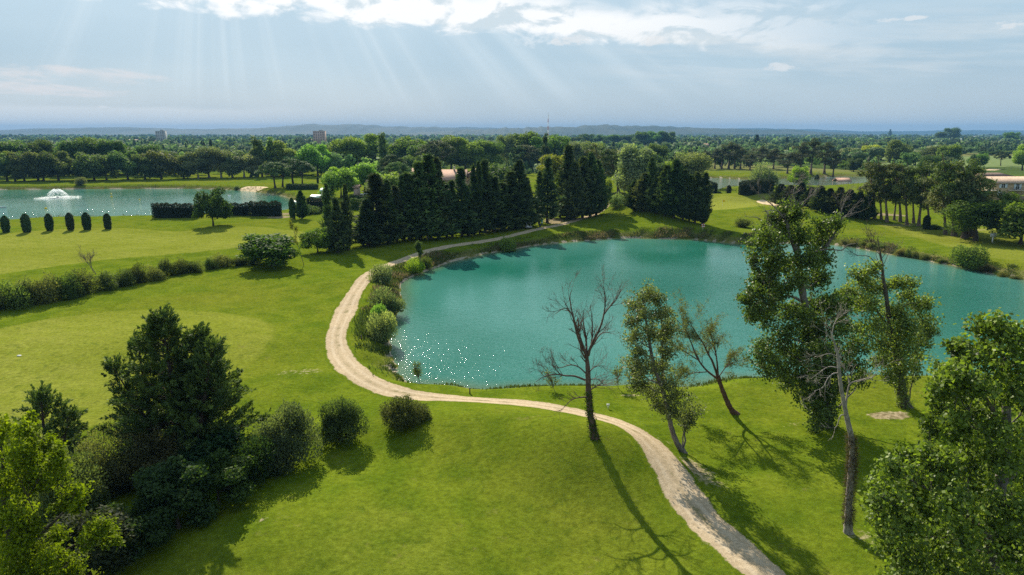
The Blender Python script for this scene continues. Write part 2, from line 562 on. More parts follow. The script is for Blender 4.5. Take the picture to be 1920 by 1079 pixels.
def mat_ground():
    m, T, out = new_mat('grass_ground')
    pos = T.new('ShaderNodeNewGeometry').outputs['Position']
    nL = T.noise(pos, 0.035, 4.0, 0.55); nM = T.noise(pos, 0.28, 4.0, 0.6); nS = T.noise(pos, 2.6, 4.0, 0.65); nF = T.noise(pos, 14.0, 3.0, 0.7)
    def wobble(name, amt=0.7, lo=.35, hi=.65):
        a = T.attr(name)
        return T.ss(T.add(a, T.mul(T.sub(T.add(T.mul(nS, .6), T.mul(nM, .4)), .5), amt)), lo, hi)
    rough = T.mix(T.ss(nM, .3, .7), (0.070, 0.108, 0.007), (0.116, 0.152, 0.011))
    rough = T.mix(T.mul(T.ss(nL, .42, .68), .6), rough, (0.138, 0.148, 0.016))
    fair = T.mix(T.ss(nM, .3, .7), (0.156, 0.178, 0.022), (0.188, 0.200, 0.034))
    fair = T.mix(T.mul(T.ss(nL, .4, .65), .5), fair, (0.118, 0.142, 0.010))
    # mower passes, only just readable
    sx, sy, sz = T.sep(pos)
    stripe = T.m('SINE', T.mul(T.add(T.mul(sx, .35), T.mul(sy, .94)), 1.9))
    fair = T.mix(T.ss(stripe, -.4, .4, 0.0, .14), fair, (0.105, 0.132, 0.008))
    c = T.mix(wobble('fair', .25, .2, .8), rough, fair)
    green = T.attr('green')
    c = T.mix(T.ss(green, .3, .7), c, (0.185, 0.200, 0.030))
    dry = T.mix(T.ss(nS, .35, .65), (0.105, 0.105, 0.028), (0.155, 0.125, 0.060))
    dry = T.mix(T.ss(nM, .4, .7), dry, (0.058, 0.085, 0.012))
    c = T.mix(T.mul(wobble('bank', .9), .8), c, dry)
    soil = T.mix(T.ss(nS, .3, .7), (0.20, 0.145, 0.085), (0.34, 0.27, 0.18))
    c = T.mix(wobble('shore', .5), c, T.mix(nS, (0.22, 0.18, 0.12), (0.40, 0.34, 0.26)))
    c = T.mix(T.mul(wobble('bare', 1.5, .42, .7), .85), c, soil)
    # clover and coarse darker grass in drifts
    nC = T.noise(pos, 0.9, 5.0, .7, .4)
    c = T.mix(T.mul(T.ss(nC, .52, .68), .5), c, (0.046, 0.078, 0.007))
    # worn dry flecks anywhere in the lawn
    fleck = T.mul(T.ss(T.noise(pos, 0.55, 5.0, 0.7), .60, .76), .5)
    c = T.mix(fleck, c, (0.17, 0.14, 0.05))
    # far country: fields and pasture
    far = T.attr('far')
    vor = T.new('ShaderNodeTexVoronoi'); vor.inputs['Scale'].default_value = 0.006
    T.l.new(pos, vor.inputs['Vector'])
    vv = T.sep(vor.outputs['Color'])[0]
    fc = T.mix(T.ss(vv, .2, .8), (0.055, 0.085, 0.022), (0.15, 0.155, 0.055))
    c = T.mix(T.ss(far, .2, .8), c, fc)
    mead = T.attr('meadow')
    c = T.mix(T.ss(mead, .3, .7), c, T.mix(T.ss(nM, .35, .65), (0.115, 0.165, 0.05), (0.17, 0.20, 0.085)))
    k = T.mul(T.lin(nF, .25, .75, .66, 1.34), T.lin(nS, .25, .75, .66, 1.34))
    c = T.mix(1.0, c, T.xyz(k, k, k), 'MULTIPLY')
    bn = T.new('ShaderNodeBump'); bn.inputs['Strength'].default_value = 0.75; bn.inputs['Distance'].default_value = 0.10
    T.l.new(T.add(T.mul(nF, .5), T.mul(nS, .8)), bn.inputs['Height'])
    b = principled(T, None, c, 0.9, 0.0, bn.outputs[0])
    T.l.new(b.outputs[0], out.inputs[0])
    return m


def build_ground():
    xs = axis([(-112, 152, 1.0)], (-14000, 14000), .055)
    xl = xs[(xs > -300) & (xs < -112)]
    xs = np.concatenate((xs[xs <= -300], np.arange(-298, -112, 2.2), xs[xs >= -112]))
    ys = axis([(22, 118, .75), (118, 345, 1.45)], (-9000, 12600), .06)
    X, Y = np.meshgrid(xs, ys)
    Z = hgt(X, Y)
    nx, ny = len(xs), len(ys)
    v = np.column_stack((X.ravel(), Y.ravel(), Z.ravel())).astype(np.float32)
    i = (np.arange(ny - 1)[:, None] * nx + np.arange(nx - 1)[None, :]).ravel()
    f = np.column_stack((i, i + 1, i + nx + 1, i + nx)).astype(np.int32)
    me = bpy.data.meshes.new('ground'); mesh_fill(me, v, f)
    me.polygons.foreach_set('use_smooth', np.ones(len(f), bool))
    x, y = v[:, 0].astype(float), v[:, 1].astype(float)
    def put(name, a):
        at = me.attributes.new(name, 'FLOAT', 'POINT'); at.data.foreach_set('value', np.asarray(a, np.float32))
    fair = poly_mask(x, y, [(-300, 650), (-60, 625), (60, 603), (180, 588), (300, 580), (420, 583), (490, 598), (517, 628), (480, 680), (410, 730), (250, 790), (-100, 860), (-300, 860)], .8) * .85
    fair = np.maximum(fair, poly_mask(x, y, [(-300, 480), (0, 440), (220, 428), (350, 432), (470, 425), (600, 440), (600, 452), (470, 466), (250, 487), (0, 515), (-300, 560)], 1.2))
    fair = np.maximum(fair, poly_mask(x, y, [(420, 1300), (520, 1040), (600, 975), (700, 950), (800, 955), (880, 990), (930, 1060), (1000, 1300)], 2.2) * .36)
    fair = np.maximum(fair, poly_mask(x, y, [(1330, 378), (1420, 372), (1560, 400), (1800, 470), (1900, 490), (2300, 560), (2300, 440), (1900, 430), (1700, 425), (1500, 398)], 1.5) * .7)
    put('fair', fair)
    green = poly_mask(x, y, [(1318, 392), (1322, 380), (1365, 377), (1420, 381), (1428, 389), (1380, 396), (1340, 397)], 1.0)
    green = np.maximum(green, poly_mask(x, y, [(1160, 397), (1172, 388), (1200, 387), (1214, 392), (1195, 400), (1172, 403)], .8))
    put('green', green)
    dp = np.minimum(np.minimum(sdf_near(POND, x, y), sdf_near(LAKE, x, y)), sdf_near(FARPOND, x, y))
    put('bank', np.clip(1.15 - dp / 3.8, 0, 1) * (.55 + .45 * (y > 95)))
    put('shore', np.clip(1.0 - np.abs(dp - .1) / .75, 0, 1))
    bare = np.zeros(len(x))
    for (px, py, rx, ry, rot, s) in [(552, 705, 3.6, 1.8, .2, .50), (1668, 781, 1.9, .8, 0, 1.2), (1290, 880, 2.4, 1.6, -.6, .7), (1320, 905, 2.0, 1.2, -.6, .6), (1235, 832, 1.5, .9, -.5, .6),
                                     (1490, 800, 2.0, .7, .5, .5), (1185, 738, 1.2, .6, 0, .7), (655, 1000, .5, .8, 0, .55), (500, 995, .7, .3, 0, .9), (545, 483, 1.4, .9, 0, .9), (525, 407, 4, 3, 0, .9), (540, 402, 3, 3, 0, .8),
                                     (1665, 411, 6, 3, 0, 1.0), (1640, 408, 5, 2.5, 0, .9), (1755, 430, 7, 2.2, -.2, .55), (1690, 424, 7, 2.5, -.2, .5), (1830, 452, 6, 2, -.2, .45), (1840, 434, 3, 1.3, 0, .6),
                                     (1040, 414, 3.5, 6, 0, .9), (930, 430, 12, 2.2, .4, .55), (1850, 426, 4, 1.6, 0, .6), (1135, 770, 1.0, .4, 0, .3), (1630, 1010, 2, 1.2, 0, .5)]:
        bare = np.maximum(bare, s * blob_mask(x, y, px, py, rx, ry, rot, .5))
    put('bare', bare)
    r = np.hypot(x, y)
    put('far', np.clip((r - 420) / 160, 0, 1))
    put('meadow', np.maximum(poly_mask(x, y, [(1660, 306), (1800, 294), (2000, 294), (2000, 313), (1850, 313), (1700, 316)], 3), poly_mask(x, y, [(1570, 300), (1575, 288), (1610, 285), (1650, 290), (1720, 289), (1730, 296), (1640, 302)], 4)))
    me.materials.append(mat_ground())
    o = link('ground', me); tag(o, kind='structure')


def mat_water():
    m, T, out = new_mat('pond_water')
    pos = T.new('ShaderNodeNewGeometry').outputs['Position']
    mp = T.new('ShaderNodeMapping'); mp.inputs['Rotation'].default_value = (0, 0, .35); mp.inputs['Scale'].default_value = (1.0, 2.3, 1.0)
    T.l.new(pos, mp.inputs[0])
    wind = T.noise(pos, 0.022, 3.0, 0.5)
    w1 = T.noise(mp.outputs[0], 0.9, 3.0, 0.6, 0.2)
    w2 = T.noise(mp.outputs[0], 2.8, 2.0, 0.5, 0.3)
    h = T.mul(T.add(T.mul(w1, 1.0), T.mul(w2, .42)), T.mul(T.lin(wind, .35, .65, .75, 1.25), T.attr('ruffle')))
    bn = T.new('ShaderNodeBump'); bn.inputs['Strength'].default_value = 1.0; bn.inputs['Distance'].default_value = 0.145
    T.l.new(h, bn.inputs['Height'])
    n1 = T.noise(pos, 0.016, 3.0, .5)
    c = T.mix(T.ss(n1, .36, .62), (0.008, 0.112, 0.072), (0.052, 0.190, 0.155))
    sh = T.attr('shallow')
    c = T.mix(T.mul(T.ss(sh, 0.0, 1.0), .75), c, (0.085, 0.13, 0.06))
    c = T.mix(T.ss(T.attr('algae'), 0, 1), c, (0.055, 0.085, 0.035))
    b = principled(T, out, c, 0.05, 0.5, bn.outputs[0])
    b.inputs['IOR'].default_value = 1.33
    return m


def build_water(name, poly, mat, algae=0.0, wave=1.0):
    mn = poly.min(0) - 1.0; mx = poly.max(0) + 1.0
    st = 1.6
    xs = np.arange(mn[0], mx[0] + st, st); ys = np.arange(mn[1], mx[1] + st, st)
    X, Y = np.meshgrid(xs, ys)
    d = sdf(poly, X.ravel(), Y.ravel())
    nx, ny = len(xs), len(ys)
    keep = (d < 2.3)
    i = (np.arange(ny - 1)[:, None] * nx + np.arange(nx - 1)[None, :]).ravel()
    f = np.column_stack((i, i + 1, i + nx + 1, i + nx))
    f = f[keep[f].all(1)]
    used, inv = np.unique(f, return_inverse=True)
    v = np.column_stack((X.ravel(), Y.ravel(), np.full(X.size, WATER_Z)))[used].astype(np.float32)
    me = bpy.data.meshes.new(name); mesh_fill(me, v, inv.reshape(-1, 4).astype(np.int32))
    at = me.attributes.new('shallow', 'FLOAT', 'POINT'); at.data.foreach_set('value', np.clip(1.0 + d[used] / 3.2, 0, 1).astype(np.float32))
    at = me.attributes.new('algae', 'FLOAT', 'POINT'); at.data.foreach_set('value', np.full(len(used), algae, np.float32))
    lee = np.array([G(a, b) for a, b in [(760, 520), (850, 485), (960, 462), (1100, 446), (1200, 438), (1290, 442)]])     # water sheltered by the cypress wall
    u = v[:, :2].astype(float); dl = np.full(len(u), 1e9)
    for a, b in zip(lee[:-1], lee[1:]):
        e = b - a; t = np.clip(((u - a) @ e) / (e @ e), 0, 1)[:, None]; dl = np.minimum(dl, np.linalg.norm(u - a - e * t, axis=1))
    lee = np.array([G(a, b) for a, b in [(-300, 352), (0, 352), (330, 351), (545, 366)]])
    d2 = np.full(len(u), 1e9)
    for a, b in zip(lee[:-1], lee[1:]):
        e = b - a; t = np.clip(((u - a) @ e) / (e @ e), 0, 1)[:, None]; d2 = np.minimum(d2, np.linalg.norm(u - a - e * t, axis=1))
    k = np.minimum(np.clip((dl - 8) / 42, 0, 1), np.clip((d2 - 30) / 60, 0, 1))
    at = me.attributes.new('ruffle', 'FLOAT', 'POINT'); at.data.foreach_set('value', ((.22 + .78 * k * k * (3 - 2 * k)) * wave).astype(np.float32))
    me.materials.append(mat)
    tag(link(name, me), kind='structure')


def mat_gravel():
    m, T, out = new_mat('track_gravel')
    pos = T.new('ShaderNodeNewGeometry').outputs['Position']
    u = T.attr('across'); grass_w = T.attr('wear')
    nS = T.noise(pos, 3.2, 5.0, .65); nM = T.noise(pos, .45, 4.0, .6); nF = T.noise(pos, 22.0, 2.0, .6)
    c = T.mix(T.ss(nS, .3, .7), (0.34, 0.26, 0.16), (0.47, 0.375, 0.25))
    c = T.mix(T.mul(T.ss(nM, .45, .7), .6), c, (0.30, 0.235, 0.155))
    # compacted wheel lines are paler
    wl = T.m('ABSOLUTE', T.sub(T.m('ABSOLUTE', u), .42))
    c = T.mix(T.mul(T.mul(T.ss(wl, .2, .05), T.ss(nM, .3, .55)), .4), c, (0.54, 0.45, 0.325))
    c = T.mix(T.mul(T.ss(T.m('ABSOLUTE', u), .16, .02), .3), c, (0.26, 0.21, 0.12))
    g = T.mix(T.ss(nS, .35, .65), (0.070, 0.106, 0.007), (0.110, 0.144, 0.010))
    edge = T.add(T.m('ABSOLUTE', u), T.add(T.mul(T.sub(nS, .5), .45), T.mul(T.sub(nM, .5), .6)))
    c = T.mix(T.ss(edge, .93, 1.06), c, g)
    mid = T.mul(T.ss(T.m('ABSOLUTE', T.add(u, T.mul(T.sub(nM, .5), .8))), .3, .05), T.ss(T.add(nM, T.mul(T.sub(nS, .5), .8)), .54, .68))
    c = T.mix(T.mul(mid, .7), c, (0.13, 0.125, 0.04))
    k = T.lin(nF, .25, .75, .8, 1.2)
    c = T.mix(1.0, c, T.xyz(k, k, k), 'MULTIPLY')
    bn = T.new('ShaderNodeBump'); bn.inputs['Strength'].default_value = .7; bn.inputs['Distance'].default_value = .06
    T.l.new(T.add(nF, nS), bn.inputs['Height'])
    principled(T, out, c, .9, 0.0, bn.outputs[0])
    return m


def build_track(mat):
    p = TRACK
    seg = np.linalg.norm(np.diff(p, axis=0), axis=1); s = np.concatenate(([0], np.cumsum(seg)))
    n = int(s[-1] / .8)
    q = np.column_stack([np.interp(np.linspace(0, s[-1], n), s, p[:, k]) for k in (0, 1)])
    t = unit(np.gradient(q, axis=0)); nrm = np.column_stack((-t[:, 1], t[:, 0]))
    us = np.linspace(-1.5, 1.5, 15)
    half = 1.36
    r = rng_of(5)
    hw = half * (1 + .10 * np.interp(np.arange(n), np.arange(0, n + 8, 8), r.normal(0, 1, len(np.arange(0, n + 8, 8)))))
    V = q[:, None, :] + nrm[:, None, :] * (us[None, :] * hw[:, None])[:, :, None]
    z = hgt(V[..., 0], V[..., 1]) + .035 - .035 * np.clip((np.abs(us) - 1.1) / .4, 0, 1)[None, :] * 2.2
    v = np.dstack((V, z)).reshape(-1, 3).astype(np.float32)
    m = len(us)
    i = (np.arange(n - 1)[:, None] * m + np.arange(m - 1)[None, :]).ravel()
    f = np.column_stack((i, i + m, i + m + 1, i + 1)).astype(np.int32)
    me = bpy.data.meshes.new('gravel_track'); mesh_fill(me, v, f)
    me.polygons.foreach_set('use_smooth', np.ones(len(f), bool))
    at = me.attributes.new('across', 'FLOAT', 'POINT'); at.data.foreach_set('value', np.tile(us, n).astype(np.float32))
    me.materials.append(mat)
    tag(link('gravel_track', me), kind='structure')


def build_patch(name, px, mat, lift=.03, st=1.2, z_off=0.0):
    poly = catmull([G(a, b) for a, b in px], 5)
    mn = poly.min(0) - 1.5; mx = poly.max(0) + 1.5
    xs = np.arange(mn[0], mx[0] + st, st); ys = np.arange(mn[1], mx[1] + st, st)
    X, Y = np.meshgrid(xs, ys); d = sdf(poly, X.ravel(), Y.ravel())
    nx, ny = len(xs), len(ys)
    i = (np.arange(ny - 1)[:, None] * nx + np.arange(nx - 1)[None, :]).ravel()
    f = np.column_stack((i, i + 1, i + nx + 1, i + nx)); f = f[(d < 1.2)[f].all(1)]
    used, inv = np.unique(f, return_inverse=True)
    x, y = X.ravel()[used], Y.ravel()[used]
    z = hgt(x, y) + lift - np.clip(d[used] + .2, 0, 1) * lift * 3
    v = np.column_stack((x, y, z)).astype(np.float32)
    me = bpy.data.meshes.new(name); mesh_fill(me, v, inv.reshape(-1, 4).astype(np.int32))
    at = me.attributes.new('across', 'FLOAT', 'POINT'); at.data.foreach_set('value', np.clip(1 + d[used] / 1.5, 0, 1.5).astype(np.float32))
    me.materials.append(mat)
    tag(link(name, me), kind='structure')


def build_hills():
    m, T, out = new_mat('wooded_hill')
    pos = T.new('ShaderNodeNewGeometry').outputs['Position']
    n = T.noise(pos, .0022, 6.0, .65)
    c = T.mix(T.ss(n, .4, .65), (0.018, 0.036, 0.020), (0.050, 0.062, 0.036))
    principled(T, out, c, .9, .1)
    def ridge(name, Y, prof, depth, seed):
        r = rng_of(seed)
        pr = np.array(prof, float)
        X = np.linspace(P3(pr[0, 0], 250, Y)[0], P3(pr[-1, 0], 250, Y)[0], 260)
        pz = np.array([P3(a, b, Y)[2] for a, b in prof]); pxx = np.array([P3(a, b, Y)[0] for a, b in prof])
        top = np.interp(X, pxx, pz)
        k = np.hanning(9); k /= k.sum()
        top = np.convolve(np.pad(top, 4, 'edge'), k, 'valid')
        top = top + np.convolve(r.normal(0, 7, len(X)), np.hanning(5) / 2, 'same') * np.clip(top / 40, 0, 1)
        vs = []
        ss = np.linspace(-1, 1, 15)
        for s in ss:
            prof_s = np.cos(s * math.pi / 2) ** 1.1
            w = np.convolve(r.normal(0, 1, len(X)), np.hanning(11) / 3, 'same')
            zz = np.maximum(top, 2) * prof_s * (1 + .08 * w * (1 - prof_s)) - 3.0
            vs.append(np.column_stack((X, np.full(len(X), Y + s * depth) + 0 * X, zz)))
        v = np.concatenate(vs).astype(np.float32); nx = len(X)
        i = (np.arange(len(ss) - 1)[:, None] * nx + np.arange(nx - 1)[None, :]).ravel()
        f = np.column_stack((i, i + 1, i + nx + 1, i + nx)).astype(np.int32)
        me = bpy.data.meshes.new(name); mesh_fill(me, v, f)
        me.polygons.foreach_set('use_smooth', np.ones(len(f), bool)); me.materials.append(m)
        tag(link(name, me), kind='structure')
    ridge('hills', 8200, [(-500, 246), (-300, 243), (-100, 247), (0, 246.5), (50, 243), (95, 241), (140, 240), (185, 240), (230, 238.3), (285, 240), (310, 242), (380, 241.5), (470, 241), (515, 238.5), (560, 235), (590, 233),
                          (625, 234.5), (645, 233), (655, 231.5), (668, 233.5), (710, 236), (770, 237.5), (830, 239), (900, 241), (1000, 244), (1100, 247), (1200, 249)], 1300, 1)
    ridge('hills', 6300, [(780, 249), (850, 245), (920, 241.5), (980, 239), (1020, 237.5), (1060, 237.5), (1100, 236), (1125, 233.5), (1150, 234.5), (1180, 236.5), (1220, 235.5), (1270, 238), (1330, 241), (1400, 243), (1480, 245), (1560, 249)], 900, 2)
    ridge('hills', 10800, [(560, 246), (760, 240.5), (860, 238.5), (960, 240), (1100, 241), (1300, 241.5), (1420, 241), (1520, 243), (1600, 246), (1680, 247), (1780, 245.5), (1850, 244), (1920, 246), (2050, 243), (2300, 246)], 1500, 3)


def build_haze():
    m = bpy.data.materials.new('haze_air'); m.use_nodes = True
    m.node_tree.nodes.clear()
    T = NT(m.node_tree)
    out = T.new('ShaderNodeOutputMaterial')
    pv = T.new('ShaderNodeVolumePrincipled')
    pv.inputs['Color'].default_value = HAZE_COLOR + (1,)
    pv.inputs['Density'].default_value = HAZE_DENSITY
    pv.inputs['Anisotropy'].default_value = 0.0
    T.l.new(pv.outputs[0], out.inputs['Volume'])
    g = Geo()
    g.box((0, 1800, 77.5), (28600, 23000, 164.0))
    tag(link('haze', g.mesh('haze', m)), kind='stuff')


HAZE_COLOR = (0.160, 0.37, 0.66)
HAZE_DENSITY = 0.9e-4
build_ground()
M_WATER = mat_water()
build_water('pond_water', POND, M_WATER)
build_water('lake_water', LAKE, M_WATER, 0.0, 1.35)
build_water('far_pond_water', FARPOND, M_WATER, .9)
M_GRAVEL = mat_gravel()
build_track(M_GRAVEL)
build_patch('gravel_yard', [(1118, 381), (1135, 377.5), (1170, 376.5), (1196, 378), (1190, 383), (1165, 386), (1130, 387)], M_GRAVEL)
M_SAND = mat_plain('bunker_sand', (0.52, 0.40, 0.24), .95, .1, .1, 1.0)
build_patch('sand_bunker', [(1418, 381), (1432, 379.5), (1450, 382), (1478, 388), (1482, 394), (1462, 394), (1445, 387)], M_SAND, .05)
build_patch('sand_bunker', [(436, 352.5), (450, 350), (485, 349.5), (503, 351), (490, 353), (455, 354)], M_SAND, .06)
build_patch('sand_bunker', [(1842, 319), (1850, 317), (1872, 317), (1878, 318.6), (1862, 320)], M_SAND, .08, 2.0)
build_hills()
build_haze()

# ------------------------------------------------------------------ tree builders
def lobe_cloud(g, r, lobes, per_lobe, L, W, squash=.85, up=.25, inner=.5):
    """leaves spread through overlapping clumps: lobes = [(centre, radius)]"""
    for (c, R) in lobes:
        n = max(12, int(per_lobe * R * R))
        d = rdir(r, n)
        rad = R * (inner + (1 - inner) * r.random(n) ** .6)
        p = np.asarray(c) + d * rad[:, None] * np.array((1, 1, squash))
        # small secondary bunching so the clump is not smooth
        b = rdir(r, 9) * R
        k = r.integers(0, 9, n)
        p += (np.asarray(c) + b[k] * .8 - p) * (r.random(n) * .35)[:, None] * (r.random(n) < .6)[:, None]
        nr = unit(d * .8 + rdir(r, n) * .9 + np.array((0, 0, up)))
        dd = unit(np.cross(nr, rdir(r, n)))
        base = r.normal(.5, .12)
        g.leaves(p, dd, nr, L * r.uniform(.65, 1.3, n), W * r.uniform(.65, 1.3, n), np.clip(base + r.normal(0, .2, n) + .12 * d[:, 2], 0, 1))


def trunk_tube(g, r, h, r0, lean=(0, 0), wob=.12, n=8, top=.3, flare=1.6, sides=7):
    t = np.linspace(0, 1, n)
    p = np.column_stack((lean[0] * t ** 1.3, lean[1] * t ** 1.3, h * t))
    w = np.cumsum(r.normal(0, wob * h / n * .5, (n, 2)), 0); w -= w[0]
    p[:, :2] += w * t[:, None]
    rad = r0 * (1 - (1 - top) * t); rad[0] *= flare
    if n > 3: rad[1] *= 1 + (flare - 1) * .25
    g.tube(p, rad, sides, .5, r)
    return p, rad


def limb(g, r, a, b, r0, r1=.02, sag=.15, sides=5, n=5, wob=.06):
    a = np.asarray(a, float); b = np.asarray(b, float)
    L = np.linalg.norm(b - a)
    mid = (a + b) / 2 + np.array((0, 0, -sag * L)) + r.normal(0, wob * L, 3)
    t = np.linspace(0, 1, n)[:, None]
    p = a * (1 - t) ** 2 + mid * 2 * t * (1 - t) + b * t ** 2
    p[1:-1] += r.normal(0, wob * L * .25, (n - 2, 3))
    g.tube(p, np.linspace(r0, r1, n), sides)
    return p


def proto_broad(seed, h=10.0, w=8.0, bare=.10, nl=26, L=.42, oval=1.0, per=150, top_heavy=.0, lean=0.0, squash=.85):
    r = rng_of(seed)
    gw, gl = Geo(), Geo()
    tp, tr = trunk_tube(gw, r, h * .62, .022 * h, (lean, r.normal(0, .2)))
    lobes = []
    zc, zr = h * (bare + 1) / 2, h * (1 - bare) / 2
    for i in range(nl):
        d = rdir(r, 1)[0]
        k = r.random() ** .45
        z = zc + d[2] * zr * .80 * k
        rel = (z - (zc - zr)) / (2 * zr)
        wf = math.sin(math.pi * np.clip(rel * (.86 - top_heavy * .2) + .13, 0, 1)) ** .5
        hd = unit(d[:2])
        rr = w / 2 * .80 * wf * k * oval
        c = np.array((lean * rel + hd[0] * rr, hd[1] * rr, z))
        R = h * r.uniform(.10, .165) * (.75 + .5 * wf)
        lobes.append((c, R))
        if i < 13: limb(gw, r, tp[r.integers(3, len(tp))], c, .008 * h, .002 * h, .1)
    lobe_cloud(gl, r, lobes, per, L, L * .8, squash)
    return gw.mesh('trunk', M_BARK), gl.mesh('crown', M_LEAF), h


def proto_poplar(seed, h=14.0, w=3.0, L=.4, per=170):
    r = rng_of(seed); gw, gl = Geo(), Geo()
    tp, tr = trunk_tube(gw, r, h * .9, .016 * h)
    lobes = []
    for i in range(26):
        t = r.uniform(.1, .97)
        wf = min(1, (t - .02) * 4) * (1 - t ** 3 * .75)
        a = r.uniform(0, 6.28); rr = w / 2 * wf * r.uniform(.2, .7)
        c = np.array((math.cos(a) * rr, math.sin(a) * rr, t * h)); lobes.append((c, .34 * w * (.4 + .6 * wf)))
        if i < 10: limb(gw, r, (0, 0, max(.5, t * h - 1.6)), c, .06, .02)
    lobe_cloud(gl, r, lobes, per, L, L * .75, 1.5, .5)
    return gw.mesh('trunk', M_BARK), gl.mesh('crown', M_LEAF), h


def conifer_cloud(g, r, h, rmax, prof, nb, ns, L, W, up=.5, droop=0.0, z0=.03, clump=.25, axis_lean=(0, 0)):
    """sprays of foliage set along branches that leave a central axis"""
    t = z0 + (.985 - z0) * r.random(nb) ** 1.1
    az = r.uniform(0, 2 * math.pi, nb)
    lump = 1 + .22 * np.sin(az * 2 + t * 9 + r.uniform(0, 6)) + .12 * np.sin(az * 5 - t * 23)
    Lb = rmax * prof(t) * lump * r.uniform(.45, 1.25, nb)
    s = r.uniform(.22, 1.0, (nb, ns)) ** .75
    ux, uy = np.cos(az), np.sin(az)
    rise = up * Lb[:, None] * s - droop * Lb[:, None] * s * s
    x = ux[:, None] * Lb[:, None] * s + axis_lean[0] * t[:, None]; y = uy[:, None] * Lb[:, None] * s + axis_lean[1] * t[:, None]
    z = t[:, None] * h * .97 + rise * (1 - .85 * t[:, None] ** 3)
    j = clump * (.25 + .75 * s)[..., None] * r.normal(0, 1, (nb, ns, 3)) * np.minimum(.45, Lb[:, None, None] * .35)
    p = (np.stack((x, y, z), -1) + j).reshape(-1, 3)
    p[:, 2] = np.maximum(p[:, 2], .02 * h)
    d = np.stack((ux, uy, np.full(nb, up + .25)), -1)
    d = unit(np.repeat(d, ns, 0) + .55 * r.normal(0, 1, (nb * ns, 3)))
    nr = unit(np.repeat(np.stack((ux, uy, np.full(nb, .6)), -1), ns, 0) + .8 * r.normal(0, 1, (nb * ns, 3)))
    tint = np.clip(np.repeat(r.normal(.45, .24, nb), ns) + .2 * (s.ravel() - .5) + r.normal(0, .12, nb * ns), 0, 1)
    n = len(p)
    g.leaves(p, d, nr, L * r.uniform(.6, 1.35, n), W * r.uniform(.6, 1.3, n), tint)


def proto_cypress(seed, h=16.0, w=5.5, kind='cone', nb=300, ns=30, L=.66, W=.25, z0=.02):
    r = rng_of(seed); gw, gl = Geo(), Geo()
    trunk_tube(gw, r, h * .9, .014 * h, wob=.03)
    if kind == 'cone':
        prof = lambda t: np.clip((1 - t) ** .95 * 1.02, 0, 1) * np.clip(.7 + t * 5, 0, 1) + .012
        conifer_cloud(gl, r, h, w / 2, prof, nb, ns, L, W, .34, .0, z0, .30)
    elif kind == 'spire':
        prof = lambda t: np.clip(1.0 - t ** 2.0, 0, 1) * np.clip(.4 + t * 3.5, 0, 1) + .03
        conifer_cloud(gl, r, h, w / 2, prof, nb, ns, L * .8, W * .75, 1.7, .0, .01, .3)
    else:   # blunt: broad flame-shaped cypress with full lower part
        prof = lambda t: np.clip(1 - t ** 1.35, 0, 1) * np.clip(.55 + t * 4, 0, 1) + .02
        conifer_cloud(gl, r, h, w / 2, prof, nb, ns, L, W, .75, .0, .015, .34)
    return gw.mesh('trunk', M_BARK), gl.mesh('crown', M_NEEDLE), h


def proto_umbrella(seed, h=11.0, w=13.0, dome=.42, L=.4):
    r = rng_of(seed); gw, gl = Geo(), Geo()
    th = h * .56
    tp, tr = trunk_tube(gw, r, th, .03 * h, (r.normal(0, .5), r.normal(0, .4)), .08, top=.7)
    lobes = []
    for i in range(54):
        a = r.uniform(0, 6.28); k = math.sqrt(r.random()) * .92
        z = h * (1 - dome * k ** 2.2) - .9
        c = np.array((math.cos(a) * k * w / 2, math.sin(a) * k * w / 2, z - r.uniform(0, .5)))
        lobes.append((c, r.uniform(.8, 1.25)))
        if i < 26: limb(gw, r, tp[-1 - (i % 3)], c - np.array((0, 0, .5)), .10, .03, .12)
    lobe_cloud(gl, r, lobes, 150, L, L * .6, .62, .6)
    return gw.mesh('trunk', M_BARK), gl.mesh('crown', M_NEEDLE), h


def proto_pine(seed, h=13.0, w=7.5, lean=1.5, bare=.40, L=.46, nl=30, per=125):
    """maritime pine: leaning clean stem, uneven crown of bunched needles with stems showing"""
    r = rng_of(seed); gw, gl = Geo(), Geo()
    tp, tr = trunk_tube(gw, r, h * .93, .021 * h, (lean, r.normal(0, .5)), .10, 10, .22)
    lobes = []
    for i in range(nl):
        t = r.uniform(bare, 1.0)
        k = int(t * .9 * (len(tp) - 1))
        rel = (t - bare) / (1 - bare)
        wf = math.sin(math.pi * (rel * .75 + .2)) ** .8
        a = r.uniform(0, 6.28); rr = w / 2 * wf * r.uniform(.25, .95)
        c = tp[k] + np.array((math.cos(a) * rr, math.sin(a) * rr, r.uniform(.4, 1.3)))
        c[2] = min(c[2], h - .5)
        lobes.append((c, r.uniform(.6, 1.15)))
        if i < 28: limb(gw, r, tp[k], c, .07, .02, .05)
    lobe_cloud(gl, r, lobes, per, L, L * .42, .7, .5)
    return gw.mesh('trunk', M_BARK), gl.mesh('crown', M_NEEDLE), h


